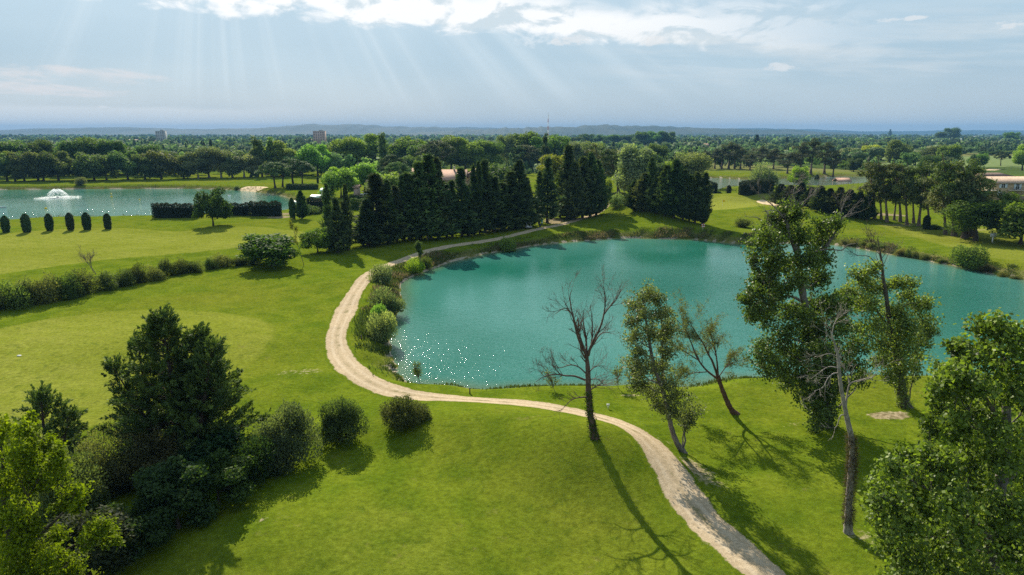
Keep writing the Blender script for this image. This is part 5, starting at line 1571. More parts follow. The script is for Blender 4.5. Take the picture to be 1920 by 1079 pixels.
# tree belts
row([(14, 340, 282, 46), (29, 340, 285, 42), (46, 340, 282, 44), (72, 339, 290, 42), (82, 339, 285, 48), (110, 339, 281, 54), (150, 338, 300, 40), (177, 339, 284, 46), (200, 338, 290, 42), (240, 337, 280, 54), (272, 337, 286, 44), (303, 336, 280, 48), (345, 335, 290, 38)], 'broadleaf_tree', 'round',
    'broad olive-green tree in the front row beyond the fountain lake, {} along', 'tree', 'front row of trees beyond the fountain lake', (0.070, 0.100, 0.036))
row([(-12, 333, 262, 60), (28, 332, 262, 60), (55, 331, 272, 44), (84, 330, 258, 42), (112, 330, 282, 40), (150, 330, 262, 56), (186, 329, 254, 60), (214, 329, 260, 46), (238, 329, 262, 48), (280, 328, 268, 50), (310, 328, 280, 44)], 'broadleaf_tree', 'oval',
    'tall dark tree behind the front row beyond the fountain lake, {} towards the poplars', 'tree', 'second row of trees beyond the fountain lake', (0.054, 0.092, 0.028))
row([(372, 335, 282, 44), (392, 334, 272, 50, 'loose'), (415, 334, 278, 48, 'loose'), (436, 333, 280, 46), (458, 333, 286, 44), (540, 330, 285, 40)], 'broadleaf_tree', 'round', 'grey-green tree between the lake rows and the poplars, {} towards the poplars', 'tree', 'grey-green trees before the poplars', C_GREY, (.25, .22, .2))
row([(482, 332, 253, 18), (492, 332, 262, 15), (510, 331, 255, 22)], 'poplar_tree', 'poplar', 'tall narrow poplar behind the umbrella pines, {} counted towards the plane trees', 'tree', 'narrow poplars behind the umbrella pines', C_MID)
plant('poplar_tree', 'poplar', 718, 330, 247, 20, 'dark narrow poplar above the rounded plane trees', 'tree', None, C_DARK)
plant('poplar_tree', 'poplar', 1023, 330, 247, 14, 'dark narrow poplar just below the lattice mast', 'tree', None, C_DARK)
plant('plane_tree', 'round', 640, 371, 311, 52, 'round bright plane tree beside the pale green sheds', 'tree', 'plane trees by the car park', C_LITE)
plant('plane_tree', 'round', 684, 364, 304, 56, 'taller bright plane tree over the parked cars', 'tree', 'plane trees by the car park', C_LITE)
plant('plane_tree', 'round', 722, 372, 322, 50, 'bright tree half behind the first wall cypresses', 'tree', 'plane trees by the car park', C_LITE)
row([(530, 330, 262, 50, 'oval', C_LITE), (562, 328, 284, 40, 'round', C_MID), (596, 330, 268, 54, 'round', C_LITE), (620, 330, 284, 44, 'loose', C_GREY), (648, 326, 253, 48, 'oval', C_LITE), (672, 325, 258, 44, 'oval', C_LITE), (698, 324, 249, 50, 'oval', C_LITE), (632, 322, 268, 44, 'round', C_MID),
     (764, 322, 254, 58, 'round', C_LITE), (788, 326, 268, 46, 'oval', C_MID), (846, 322, 253, 50, 'oval', C_LITE), (872, 322, 256, 46, 'oval', C_LITE), (900, 322, 260, 44, 'oval', C_LITE), (800, 332, 296, 26, 'round', C_BRIGHT), (775, 335, 290, 40, 'round', C_DARK), (925, 322, 262, 46, 'loose', C_MID)],
    'broadleaf_tree', 'oval', 'tall leafy tree in the belt behind the clubhouse, {} from the poplars', 'tree', 'tall leafy trees behind the clubhouse', C_LITE)
row([(950, 320, 248, 34, 'loose', C_GREY), (970, 322, 272, 44, 'pine', C_PINE), (984, 318, 245, 56, 'oval', C_MID), (1003, 322, 270, 46, 'pine', C_PINE), (1012, 320, 255, 40, 'oval', C_MID), (1045, 318, 250, 50, 'oval', C_MID), (1044, 352, 287, 62, 'round', C_BRIGHT), (1085, 325, 262, 46, 'loose', C_GREY), (1108, 326, 264, 50, 'loose', C_GREY),
     (1134, 362, 268, 56, 'pine', C_PINE), (1160, 362, 278, 54, 'pine', C_PINE), (1190, 378, 268, 62, 'oval', C_SILVER), (1236, 345, 297, 54, 'round', C_DARK), (1210, 335, 278, 46, 'round', C_MID), (1264, 350, 300, 44, 'round', C_LITE), (1292, 352, 282, 64, 'loose', (0.085, .115, .045)), (1230, 322, 268, 44, 'round', C_DARK), (1266, 318, 284, 40, 'round', C_LITE)],
    'belt_tree', 'oval', 'mixed belt tree between lattice mast and far pond, {} from the mast', 'tree', 'mixed belt trees below the lattice mast', C_MID)
row([(1322, 318, 284, 34), (1340, 317, 279, 36), (1353, 317, 274, 42), (1366, 317, 266, 46), (1377, 317, 270, 42), (1388, 318, 278, 38), (1406, 320, 288, 34), (1425, 318, 274, 46), (1450, 318, 278, 40), (1476, 326, 288, 44), (1500, 327, 268, 46), (1520, 327, 258, 50), (1545, 327, 266, 50), (1562, 329, 284, 40)], 'pine_tree', 'pine',
    'dark parkland pine on the far pond lawn, {} counted towards the meadow', 'tree', 'parkland pines on the far pond lawn', (0.042, 0.056, 0.024), (.12, .09, .07), var=3)
plant('willow_tree', 'willow', 1433, 352, 296, 46, 'silver-green willow standing at the far pond edge', 'tree', None, (0.085, .115, .06))
plant('broadleaf_tree', 'round', 1500, 350, 311, 36, 'bright yellow-green tree in front of the dark parkland pines', 'tree', None, (.11, .165, .02))
row([(1600, 322, 296, 26, 'round', C_DARK), (1614, 300, 277, 36, 'round', C_DARK), (1633, 301, 271, 36, 'round', C_BRIGHT), (1652, 300, 280, 38, 'round', C_DARK), (1684, 318, 261, 40, 'oval', C_GREY), (1716, 310, 284, 40, 'round', C_MID), (1752, 315, 270, 44, 'oval', C_GREY), (1776, 318, 270, 36, 'oval', C_MID),
     (1742, 330, 290, 40, 'loose', C_MID), (1832, 316, 286, 26, 'round', C_DARK), (1916, 320, 270, 34, 'oval', C_LITE), (1784, 268, 238, 26, 'loose', C_DARK), (1765, 268, 246, 20, 'loose', C_DARK), (1895, 272, 247, 26, 'round', C_DARK), (1585, 318, 300, 22, 'round', C_MID)],
    'meadow_tree', 'round', 'tree in the open country round the pale meadow, {} towards the hotel', 'tree', 'trees round the pale meadow', C_MID)
row([(1845, 292, 283, 14), (1858, 292, 284, 13), (1870, 291, 281, 15), (1884, 291, 283, 14), (1897, 290, 282, 14), (1908, 290, 281, 15), (1838, 285, 277, 14), (1855, 284, 276, 15), (1872, 284, 276, 14), (1888, 283, 276, 15)], 'orchard_tree', 'round',
    'small round orchard tree beside the long low farmhouse, {} in its rows', 'tree', 'round orchard trees by the farmhouse', C_MID, parts=False)
row([(380, 290, 264, 8), (384, 290, 266, 7), (397, 290, 261, 8), (1264, 276, 262, 7), (1285, 280, 263, 8), (1475, 276, 257, 10), (1488, 280, 263, 8), (1418, 278, 252, 12), (1460, 274, 262, 8), (1668, 258, 242.5, 6)], 'far_cypress', 'spire',
    'distant dark cypress spire over the plain, {} from the concrete tower', 'tree', 'distant cypress spires', C_CYP, parts=False)
row([(1100, 275, 250.5, 30), (1122, 274, 252, 26), (1148, 272, 252, 30), (1172, 272, 252, 30), (1205, 276, 246, 34), (1228, 276, 244.5, 36), (1250, 276, 245.5, 34), (1080, 276, 255, 24)], 'far_tree', 'round',
    'hazy rounded tree of the tall far clump, {} from the lattice mast', 'tree', 'hazy tall clump behind the belt', C_DARK, parts=False)

# ------------------------------------------------------------------ far woods: one mass nobody could count
def mat_far():
    m, T, out = new_mat('far_wood')
    c = T.attr('col', 'Color'); t = T.attr('tint')
    k = T.lin(t, 0, 1, .6, 1.4)
    c = T.mix(1.0, c, T.xyz(k, k, k), 'MULTIPLY')
    b = principled(T, None, c, .7, .15)
    tr = T.new('ShaderNodeBsdfTranslucent'); T.l.new(c, tr.inputs[0])
    mx = T.new('ShaderNodeMixShader'); mx.inputs[0].default_value = .42
    T.l.new(b.outputs[0], mx.inputs[1]); T.l.new(tr.outputs[0], mx.inputs[2]); T.l.new(mx.outputs[0], out.inputs[0])
    return m


def crown_template(r, n, kind):
    if kind == 'spire':
        t = r.random(n); a = r.uniform(0, 6.28, n); rr = .16 * (1 - t ** 2) + .02
        p = np.column_stack((np.cos(a) * rr, np.sin(a) * rr, t)); nr = np.column_stack((np.cos(a), np.sin(a), np.full(n, .3)))
        s = .16
    elif kind == 'dome':
        d = rdir(r, n); p = d * np.array((.5, .5, .24)) * (.75 + .25 * r.random(n))[:, None] + np.array((0, 0, .74)); nr = d; s = .26
    else:
        lob = [(np.array((r.normal(0, .17), r.normal(0, .17), r.uniform(.3, .8))), r.uniform(.2, .32)) for _ in range(7)]
        k = r.integers(0, 7, n); d = rdir(r, n)
        c = np.array([lob[i][0] for i in k]); R = np.array([lob[i][1] for i in k])
        p = c + d * (R * (.6 + .4 * r.random(n)))[:, None]; p[:, 2] = np.clip(p[:, 2], .03, 1.02); nr = d; s = .20
    nn = unit(nr + .6 * rdir(r, n)); dd = unit(np.cross(nn, rdir(r, n)))
    ss = np.cross(dd, nn); L = s * r.uniform(.6, 1.3, n)[:, None] * (110 / n) ** .5
    q = np.stack((p - dd * L * .6, p + ss * L * .6, p + dd * L * .7, p - ss * L * .55), 1)
    return q, np.clip(r.normal(.45, .2, n) + .25 * (p[:, 2] - .5), 0, 1)


OPEN_FIELDS = [[(1640, 305), (1800, 293), (2100, 293), (2100, 330), (1860, 330), (1700, 318)], [(1560, 300), (1572, 287), (1615, 284), (1655, 289), (1725, 288), (1735, 297), (1640, 303)],
               [(1290, 360), (1300, 318), (1560, 318), (1660, 330), (1650, 360)], [(735, 345), (745, 320), (905, 318), (915, 345)], [(560, 375), (565, 335), (640, 332), (700, 350), (700, 380)]]


def build_far_wood():
    r = rng_of(900)
    T1 = {}
    for n in (150, 70, 32):
        T1[n] = [crown_template(r, n, k) for k in ['round'] * 7 + ['dome'] * 2 + ['spire']]
    fields = [catmull([G(a, b) for a, b in f], 3) for f in OPEN_FIELDS]
    vs, ts, cs = [], [], []
    def lay(x, y, n, hmin, hmax):
        nonlocal vs, ts, cs
        keep = np.ones(len(x), bool)
        for f in fields: keep &= sdf_near(f, x, y, 30) > 0
        keep &= sdf_near(LAKE, x, y) > 14; keep &= sdf_near(FARPOND, x, y) > 10
        # clearings
        cl = np.sin(x * .011 + 1.7) * np.cos(y * .0075 + .6) + .5 * np.sin(x * .027 - y * .019)
        keep &= cl < .78
        x, y = x[keep], y[keep]
        z = hgt(x, y)
        for xi, yi, zi in zip(x, y, z):
            k = r.integers(0, 10); q, t = T1[n][k]
            h = r.uniform(hmin, hmax) * (1.15 if k == 9 else 1); w = h * r.uniform(.75, 1.15)
            if k in (7, 8): w = h * r.uniform(.9, 1.3)
            a = r.uniform(0, 6.28); ca, sa = math.cos(a), math.sin(a)
            v = np.stack((xi + (q[..., 0] * ca - q[..., 1] * sa) * w, yi + (q[..., 0] * sa + q[..., 1] * ca) * w, zi + q[..., 2] * h), -1)
            vs.append(v.reshape(-1, 3).astype(np.float32)); ts.append(np.repeat(t, 4).astype(np.float32))
            base = np.array(C_CYP if k == 9 else (C_DARK, C_MID, C_MID, C_LITE, C_GREY, C_DARK, C_PINE, C_PINE, C_DARK, C_MID)[k]) * 1.9 * max(.5, r.normal(1, .22))
            cs.append(np.broadcast_to(np.append(base, 1).astype(np.float32), (len(v) * 4, 4)))
    def scatter(y0, y1, n, num, hmin, hmax):
        y = np.sqrt(r.uniform(y0 ** 2, y1 ** 2, num)); x = r.uniform(-.92, .92, num) * y
        lay(x, y, n, hmin, hmax)
    scatter(388, 640, 70, 1100, 2, 5)
    scatter(395, 700, 150, 700, 7, 13)
    scatter(700, 1250, 70, 1500, 7, 13)
    scatter(1250, 2600, 32, 3300, 7, 14)
    scatter(2600, 5200, 32, 2400, 8, 17)
    v = np.concatenate(vs); f = np.arange(len(v), dtype=np.int32).reshape(-1, 4)
    me = bpy.data.meshes.new('far_woodland'); mesh_fill(me, v, f)
    at = me.attributes.new('tint', 'FLOAT', 'POINT'); at.data.foreach_set('value', np.concatenate(ts))
    at = me.attributes.new('col', 'FLOAT_COLOR', 'POINT'); at.data.foreach_set('color', np.concatenate(cs).ravel())
    me.materials.append(mat_far())
    tag(link('far_woodland', me), kind='stuff')


def build_tufts():
    """long grass and dry stalks on the pond banks"""
    m, T, out = new_mat('bank_grass')
    t = T.attr('tint')
    c = T.mix(T.ss(t, .45, .8), (0.07, 0.105, 0.016), (0.22, 0.165, 0.075))
    c = T.mix(T.ss(t, .3, 0.0), c, (0.035, 0.06, 0.012))
    b = principled(T, None, c, .6, .2)
    tr = T.new('ShaderNodeBsdfTranslucent'); T.l.new(c, tr.inputs[0])
    mx = T.new('ShaderNodeMixShader'); mx.inputs[0].default_value = .35
    T.l.new(b.outputs[0], mx.inputs[1]); T.l.new(tr.outputs[0], mx.inputs[2]); T.l.new(mx.outputs[0], out.inputs[0])
    g = Geo(); r = rng_of(77)
    for poly, n, hi, ymin in ((POND, 62000, 1.0, 0), (LAKE, 9000, 1.2, 0), (FARPOND, 5000, 1.2, 0)):
        a = poly; b = np.roll(poly, -1, 0); seg = np.linalg.norm(b - a, axis=1)
        k = r.choice(len(a), n, p=seg / seg.sum()); f = r.random(n)[:, None]
        p = a[k] + (b[k] - a[k]) * f
        e = unit(b[k] - a[k]); nrm = np.column_stack((e[:, 1], -e[:, 0]))
        sgn = np.where(sdf(poly, (p + nrm * .5)[:, 0], (p + nrm * .5)[:, 1]) > 0, 1, -1)[:, None]
        off = r.random(n) ** 1.3 * 4.2
        p = p + nrm * sgn * off[:, None] + r.normal(0, .25, (n, 2))
        pat = np.sin(p[:, 0] * .31 + 1) + np.sin(p[:, 1] * .37) + np.sin((p[:, 0] - p[:, 1]) * .9)
        keep = (sdf(poly, p[:, 0], p[:, 1]) > .2) & (pat + r.normal(0, .7, n) > -.3) & (np.abs(p[:, 0]) < p[:, 1] * .95 + 5)
        if poly is POND:
            near = p[:, 1] < 78          # the mown near shore keeps only a thin fringe
            keep &= ~near | (off < .9) | (r.random(n) < .05)
        p = p[keep]; pat = pat[keep]; m_ = len(p)
        z = hgt(p[:, 0], p[:, 1]) - .03
        h = hi * r.uniform(.25, .8, m_) * (.75 + .25 * np.clip(pat, -1, 1.5))
        if poly is POND: h = np.where(p[:, 1] < 78, h * .6, h)
        d = unit(r.normal(0, .35, (m_, 3)) + np.array((0, 0, 1)))
        tint = np.clip(.42 + .12 * pat + r.normal(0, .16, m_), 0, 1)
        if poly is POND: tint = np.where(p[:, 1] < 95, tint * .6, tint)
        g.leaves(np.column_stack((p, z)), d, rdir(r, m_), h, .13 + .05 * h, tint)
    tag(link('bank_grass', g.mesh('bank_grass', m)), kind='stuff')


build_far_wood()
build_tufts()

# ------------------------------------------------------------------ buildings
def mat_wall(name, col): return mat_plain(name, col, .85, .15, .12, .7, bump=.15)


def mat_tiles(name, col):
    m, T, out = new_mat(name)
    tc = T.new('ShaderNodeTexCoord').outputs['Object']
    n = T.noise(tc, 3.0, 5.0, .7); n2 = T.noise(tc, .3, 3.0)
    c = T.mix(T.ss(n, .3, .7), tuple(k * .62 for k in col), tuple(k * 1.25 for k in col))
    c = T.mix(T.mul(T.ss(n2, .45, .7), .4), c, tuple(k * .6 for k in col))
    w = T.new('ShaderNodeTexWave', wave_type='BANDS', bands_direction='X'); w.inputs['Scale'].default_value = 1.4; T.l.new(tc, w.inputs[0])
    bn = T.new('ShaderNodeBump'); bn.inputs['Strength'].default_value = .8; bn.inputs['Distance'].default_value = .08
    T.l.new(w.outputs['Fac'], bn.inputs['Height'])
    principled(T, out, c, .85, .15, bn.outputs[0])
    return m


M_OCHRE = mat_wall('ochre_render', (0.42, 0.315, 0.185))
M_PALE = mat_wall('pale_render', (0.55, 0.47, 0.37))
M_PINK = mat_wall('pink_render', (0.50, 0.36, 0.29))
M_CONC = mat_wall('concrete', (0.42, 0.41, 0.39))
M_TILE = mat_tiles('roof_tile', (0.44, 0.28, 0.205))
M_TILE_BEIGE = mat_tiles('beige_roof_tile', (0.50, 0.37, 0.27))
M_TILE_BROWN = mat_tiles('brown_roof_tile', (0.24, 0.165, 0.125))
M_GLASS = mat_plain('window_glass', (0.03, 0.04, 0.05), .08, .6, .1)
M_SHUTTER = mat_plain('shutter_paint', (0.55, 0.62, 0.68), .5, .3, .05)
M_GREENROOF = mat_plain('pale_green_sheet', (0.50, 0.60, 0.50), .5, .3, .12, 1.0)


class Part(Geo):
    def gable(self, x0, x1, y0, y1, z, rise, axis='x', over=.5, thick=.22):
        """pitched roof as two slabs"""
        if axis == 'x':
            ym = (y0 + y1) / 2; a, b = x0 - over, x1 + over
            for ys in (y0 - over, y1 + over):
                k = rise / (abs(ym - (y0 if ys < ym else y1)) + 1e-6); ze = z - over * k
                lo = [(a, ys, ze), (b, ys, ze), (b, ym, z + rise), (a, ym, z + rise)]
                self.slab(lo, thick)
        else:
            xm = (x0 + x1) / 2; a, b = y0 - over, y1 + over
            for xs in (x0 - over, x1 + over):
                k = rise / (abs(xm - (x0 if xs < xm else x1)) + 1e-6); ze = z - over * k
                self.slab([(xs, a, ze), (xs, b, ze), (xm, b, z + rise), (xm, a, z + rise)], thick)
    def slab(self, lo, t):
        lo = np.array(lo, float); hi = lo + np.array((0, 0, t))
        self.quads(np.vstack((lo, hi)), [(0, 3, 2, 1), (4, 5, 6, 7), (0, 1, 5, 4), (1, 2, 6, 5), (2, 3, 7, 6), (3, 0, 4, 7)], .5)
    def gable_wall(self, x0, x1, y, z, rise, t=.25):
        xm = (x0 + x1) / 2
        f = [(x0, y, z), (x1, y, z), (xm, y, z + rise), (xm, y, z + rise)]
        b = [(px, py + t, pz) for px, py, pz in f]
        self.quads(f + b, [(0, 1, 2, 3), (4, 7, 6, 5), (1, 5, 6, 2), (0, 3, 7, 4)], .5)


def piece(parent, name, mat, build, loc=(0, 0, 0)):
    g = Part(); build(g)
    return link(name, g.mesh(name, mat), parent, loc)


def window(parent, x, y, z, w, h, shutters=True, facing=-1):
    fr = piece(parent, 'window', M_WHITE, lambda g: (g.box((0, 0, h / 2), (w, .12, .08)), g.box((0, 0, -h / 2), (w, .12, .08)), g.box((-w / 2 + .04, 0, 0), (.08, .12, h - .09)), g.box((w / 2 - .04, 0, 0), (.08, .12, h - .09)), g.box((0, -.01, 0), (.07, .10, h - .09))), (x, y + facing * .05, z))
    piece(fr, 'pane', M_GLASS, lambda g: g.box((0, .03, 0), (w - .17, .03, h - .09)))
    if shutters:
        for s in (-1, 1):
            piece(parent, 'shutter', M_SHUTTER, lambda g: (g.box((0, 0, 0), (w * .5, .06, h)), *[g.box((0, -.04, -h / 2 + h * (k + .5) / 6), (w * .42, .03, h / 9)) for k in range(6)]), (x + s * (w * .77), y + facing * .09, z))


def build_clubhouse():
    Y = 318.0
    c = P3(838, 330, Y); x0 = c[0]
    o = thing('clubhouse', (x0, Y, 0), 'low clubhouse with terracotta tiled roofs showing through the cypress wall', 'building')
    def X(px): return P3(px, 330, Y)[0] - x0
    def Z(py, dy=0): return P3(838, py, Y + dy)[2]
    xr0, xr1 = X(870), X(906); zr = Z(343); top = Z(330)
    piece(o, 'wall', M_OCHRE, lambda g: (g.box(((xr0 + xr1) / 2, 5, zr / 2), (xr1 - xr0, 10, zr)), g.gable_wall(xr0, xr1, 0, zr, top - zr)))
    piece(o, 'roof', M_TILE, lambda g: g.gable(xr0, xr1, -.2, 10, zr, top - zr, 'y', .6))
    piece(o, 'round_vent', M_DARK, lambda g: g.tube([(0, -.05, 0), (0, .05, 0)], [.5, .5], 12) or g.box((0, 0, 0), (.66, .05, .66)), ((xr0 + xr1) / 2, -.04, zr + .35 * (top - zr)))
    xa, xb = X(826), X(872); ze = Z(338); zt = Z(319, 9)
    piece(o, 'wall', M_OCHRE, lambda g: g.box(((xa + xb) / 2, 8.5, ze / 2), (xb - xa, 13, ze)))
    piece(o, 'roof', M_TILE, lambda g: g.gable(xa, xb, 2, 15, ze, zt - ze, 'x', .6))
    xc, xd = X(874), X(902); zz = Z(318, 16)
    piece(o, 'wall', M_OCHRE, lambda g: (g.box(((xc + xd) / 2, 17, (zz - 2) / 2), (xd - xc, 12, zz - 2)), g.gable_wall(xc, xd, 10.8, zz - 2, 2)))
    piece(o, 'roof', M_TILE, lambda g: g.gable(xc, xd, 11, 23, zz - 2, 2, 'y', .6))
    xe, xf = X(768), X(816); zf = Z(328, 4); zg = Z(316, 10)
    piece(o, 'wall', M_PALE, lambda g: g.box(((xe + xf) / 2, 9, zf / 2), (xf - xe, 11, zf)))
    piece(o, 'roof', M_TILE, lambda g: g.gable(xe, xf, 3.5, 14.5, zf, zg - zf, 'x', .6))
    xg, xh = X(742), X(768); zi = Z(333)
    piece(o, 'wall', M_PINK, lambda g: g.box(((xg + xh) / 2, 6, zi / 2), (xh - xg - .1, 8, zi)))
    piece(o, 'roof', M_TILE, lambda g: g.gable(xg, xh - .7, 2, 10, zi, Z(323, 6) - zi, 'x', .5))
    window(o, X(774), 3.5, zf - 1.5, 1.2, 1.3, False); window(o, X(787), 3.5, zf - 1.5, 1.2, 1.3, False); window(o, X(750), 2.0, zi - 1.5, 1.2, 1.2, False)
    window(o, X(842), 2.0, ze - 1.6, 1.3, 1.4, False); window(o, X(880), 0, zr - 1.8, 1.2, 1.6, False); window(o, X(896), 0, zr - 1.8, 1.2, 1.6, False)
    piece(o, 'chimney', M_PALE, lambda g: (g.box((0, 0, 0), (.8, .8, 1.6)), g.box((0, 0, .9), (1.0, 1.0, .18))), (X(849), 8.5, zt + .6))


def build_hotel():
    Y = 262.0
    a = P3(1866, 343, Y); x0 = a[0]
    o = thing('hotel', (x0, Y, 0), 'ochre two-storey hotel with pale shutters and balcony behind the pines', 'building')
    eave = P3(1866, 343.5, Y)[2]; L = 46
    piece(o, 'wall', M_OCHRE, lambda g: g.box((L / 2, 5.5, eave / 2), (L, 11, eave)))
    piece(o, 'roof', M_TILE_BEIGE, lambda g: g.gable(0, L, 0, 11, eave + .02, 1.9, 'x', .55))
    def X(px): return P3(px, 350, Y)[0] - x0
    def Z(py): return P3(1880, py, Y)[2]
    window(o, X(1881), 0, Z(349), 1.5, 1.6)
    window(o, X(1879), 0, Z(363.5), 1.5, 1.5)
    for k in range(3):
        x = X(1908) + k * 8.0
        window(o, x, 0, Z(350), 1.4, 2.2)
        b = piece(o, 'balcony', M_PALE, lambda g: g.box((0, -.9, 0), (6.0, 1.8, .22)), (x - 1.0, 0, Z(357)))
        piece(b, 'railing', M_DARK, lambda g: (g.box((0, -1.75, 1.05), (6.0, .06, .06)), *[g.box((-2.9 + i * .29, -1.75, .56), (.035, .035, .92)) for i in range(21)]))
    piece(o, 'canopy', M_PALE, lambda g: g.box((-1.2, -1.2, 0), (5.0, 2.4, .2)), (0, 0, Z(357)))
    piece(o, 'canopy_post', M_PALE, lambda g: g.box((0, 0, 0), (.2, .2, Z(357) - .2)), (-3.4, -2.2, Z(357) / 2 - .1))
    # rear wing with a brown hipped roof
    Yw = 16.0; xw = P3(1846, 332, Y + Yw)[0] - x0; xe = P3(1905, 332, Y + Yw)[0] - x0; zt = P3(1870, 324, Y + Yw + 5)[2]; ze = P3(1870, 332, Y + Yw)[2]
    piece(o, 'wall', M_OCHRE, lambda g: g.box(((xw + xe) / 2, Yw + 5, ze / 2), (xe - xw, 10, ze)))
    def hip(g):
        x1, x2, y1, y2 = xw - .5, xe + .5, Yw - .5, Yw + 10.5; ym = (y1 + y2) / 2
        p = [(x1, y1, ze), (x2, y1, ze), (x2, y2, ze), (x1, y2, ze), (x1 + 4, ym, zt), (x2 - 4, ym, zt)]
        g.quads(p, [(0, 1, 5, 4), (1, 2, 5, 5), (2, 3, 4, 5), (3, 0, 4, 4), (0, 3, 2, 1)], .5)
    piece(o, 'wing_roof', M_TILE_BROWN, hip)


def house(px, py_base, py_eave, w_px, depth, rise, label, wall, roof, Y=None, name='house', axis='x', wins=0):
    b = GH(px, py_base)
    if Y: b = np.array((P3(px, py_base, Y)[0], Y, 0))
    h = P3(px, py_eave, b[1])[2] - b[2]; w = w_px / ppm(b[1])
    o = thing(name, b, label, 'building')
    piece(o, 'wall', wall, lambda g: (g.box((0, depth / 2, h / 2), (w, depth, h)), g.gable_wall(-w / 2, w / 2, 0, h, rise) if axis == 'y' else None))
    piece(o, 'roof', roof, lambda g: g.gable(-w / 2, w / 2, 0, depth, h, rise, axis, .5, .3))
    for k in range(wins): window(o, -w / 2 + w * (k + .5) / wins, 0, h * .6, min(1.4, w / wins * .4), min(1.6, h * .4), False)
    return o


def tower(px, py_b, py_t, w_px, Y, label, mat, floors, cols):
    x = P3(px, py_t, Y)[0]; h = P3(px, py_t, Y)[2]; w = w_px / ppm(Y)
    o = thing('apartment_block', (x, Y, 0), label, 'building')
    piece(o, 'wall', mat, lambda g: g.box((0, w * .3, h / 2), (w, w * .6, h)))
    piece(o, 'roof', M_CONC, lambda g: (g.box((0, w * .3, h + .25), (w + .5, w * .6 + .5, .5)), g.box((w * .15, w * .3, h + 1.6), (w * .3, w * .3, 2.2))))
    for i in range(cols):
        for k in range(floors):
            zz = h - 2.6 - k * 3.1
            if zz > 2: piece(o, 'window', M_GLASS, lambda g: g.box((0, 0, 0), (w / cols * .5, .1, 1.5)), (-w / 2 + w * (i + .5) / cols, -.04, zz))
    return o


build_clubhouse()
build_hotel()
tower(299, 262, 246.2, 16, 1500, 'pale concrete apartment tower on the wooded plain before the hills', M_CONC, 7, 4)
tower(597, 262, 246.5, 21, 1350, 'pinkish apartment block standing over the distant trees', M_PINK, 6, 5)
house(1584, 345, 340.5, 22, 7, 1.5, 'small terracotta-roofed hut between the dark tree row and the pines', M_PINK, M_TILE, name='hut', wins=1)
house(247, 268, 264, 20, 14, 2.5, 'distant white-walled house with red roof left of the concrete tower foot'.replace('left of', 'beside'), M_PALE, M_TILE, wins=3)
house(297, 269, 265, 26, 12, 2.2, 'distant long red-roofed house under the concrete tower', M_PALE, M_TILE, wins=3)
house(325, 284, 280, 32, 12, 2.0, 'pale villa roof peeping out below the distant cypress spires', M_PALE, M_TILE, wins=2)
house(1318, 278, 273, 22, 14, 2.6, 'terracotta villa roof among the trees above the parkland pines', M_OCHRE, M_TILE, wins=2)
house(1840, 284, 279.5, 50, 10, 1.6, 'long low farmhouse with brown roof behind the orchard trees', M_PALE, M_TILE, name='farmhouse', wins=6)
house(1805, 264, 261.5, 20, 30, 1.2, 'white industrial shed roof on the far plain', M_WHITE, M_WHITE, name='shed', wins=3)
house(1838, 258.5, 256.4, 26, 30, 1.0, 'second pale shed farther out on the plain by the hazy hills', M_WHITE, M_CONC, name='shed', wins=3)
house(1166, 280, 277, 14, 12, 1.8, 'grey distant house roof beyond the dark belt pines', M_PALE, M_CONC, wins=2)
house(577, 268, 263, 14, 12, 1.6, 'low distant pale house beside the pinkish apartment block', M_PALE, M_TILE, wins=2)
house(590, 383, 371, 13, 5.5, .5, 'pale green corrugated shed roof nearer the lake', M_PALE, M_GREENROOF, name='shed', wins=1)
house(608, 375, 358, 10, 5, .6, 'pale green corrugated shed roof standing higher by the plane tree', M_PALE, M_GREENROOF, name='shed', wins=1)
house(556, 388, 381, 8, 4, .5, 'small grey boathouse roof behind the clipped conifer', M_PALE, M_GREENROOF, name='boathouse')
house(668, 371, 352, 8, 4, .7, 'narrow pink gate lodge beside the parked cars', M_PINK, M_TILE, name='lodge')


def build_mast():
    Y = 1150.0; x = P3(1028, 216, Y)[0]; top = P3(1028, 216, Y)[2]
    o = thing('lattice_mast', (x, Y, 0), 'tall red and white lattice radio mast rising over the woods', 'mast')
    red = mat_plain('mast_red', (0.42, 0.10, 0.07), .6, .3, .05)
    n = 9
    def wd(z): return 2.6 * (1 - z / top) + .7
    for k in range(n):
        z0, z1 = top * k / n, top * (k + 1) / n
        def seg(g):
            for sx, sy in ((-1, -1), (1, -1), (1, 1), (-1, 1)):
                g.tube([(sx * wd(z0) / 2, sy * wd(z0) / 2, z0), (sx * wd(z1) / 2, sy * wd(z1) / 2, z1)], .16, 4)
            for s in (-1, 1):
                m = 2
                for j in range(m):
                    za, zb = z0 + (z1 - z0) * j / m, z0 + (z1 - z0) * (j + 1) / m
                    g.tube([(-wd(za) / 2, s * wd(za) / 2, za), (wd(zb) / 2, s * wd(zb) / 2, zb)], .09, 4)
                    g.tube([(s * wd(za) / 2, -wd(za) / 2, za), (s * wd(zb) / 2, wd(zb) / 2, zb)], .09, 4)
                    g.tube([(wd(za) / 2, s * wd(za) / 2, za), (-wd(zb) / 2, s * wd(zb) / 2, zb)], .09, 4)
        piece(o, 'mast_section', red if k % 2 else M_WHITE, seg)
    piece(o, 'antenna', M_DARK, lambda g: g.tube([(0, 0, top - .5), (0, 0, top + 4)], [.12, .06], 5))


build_mast()


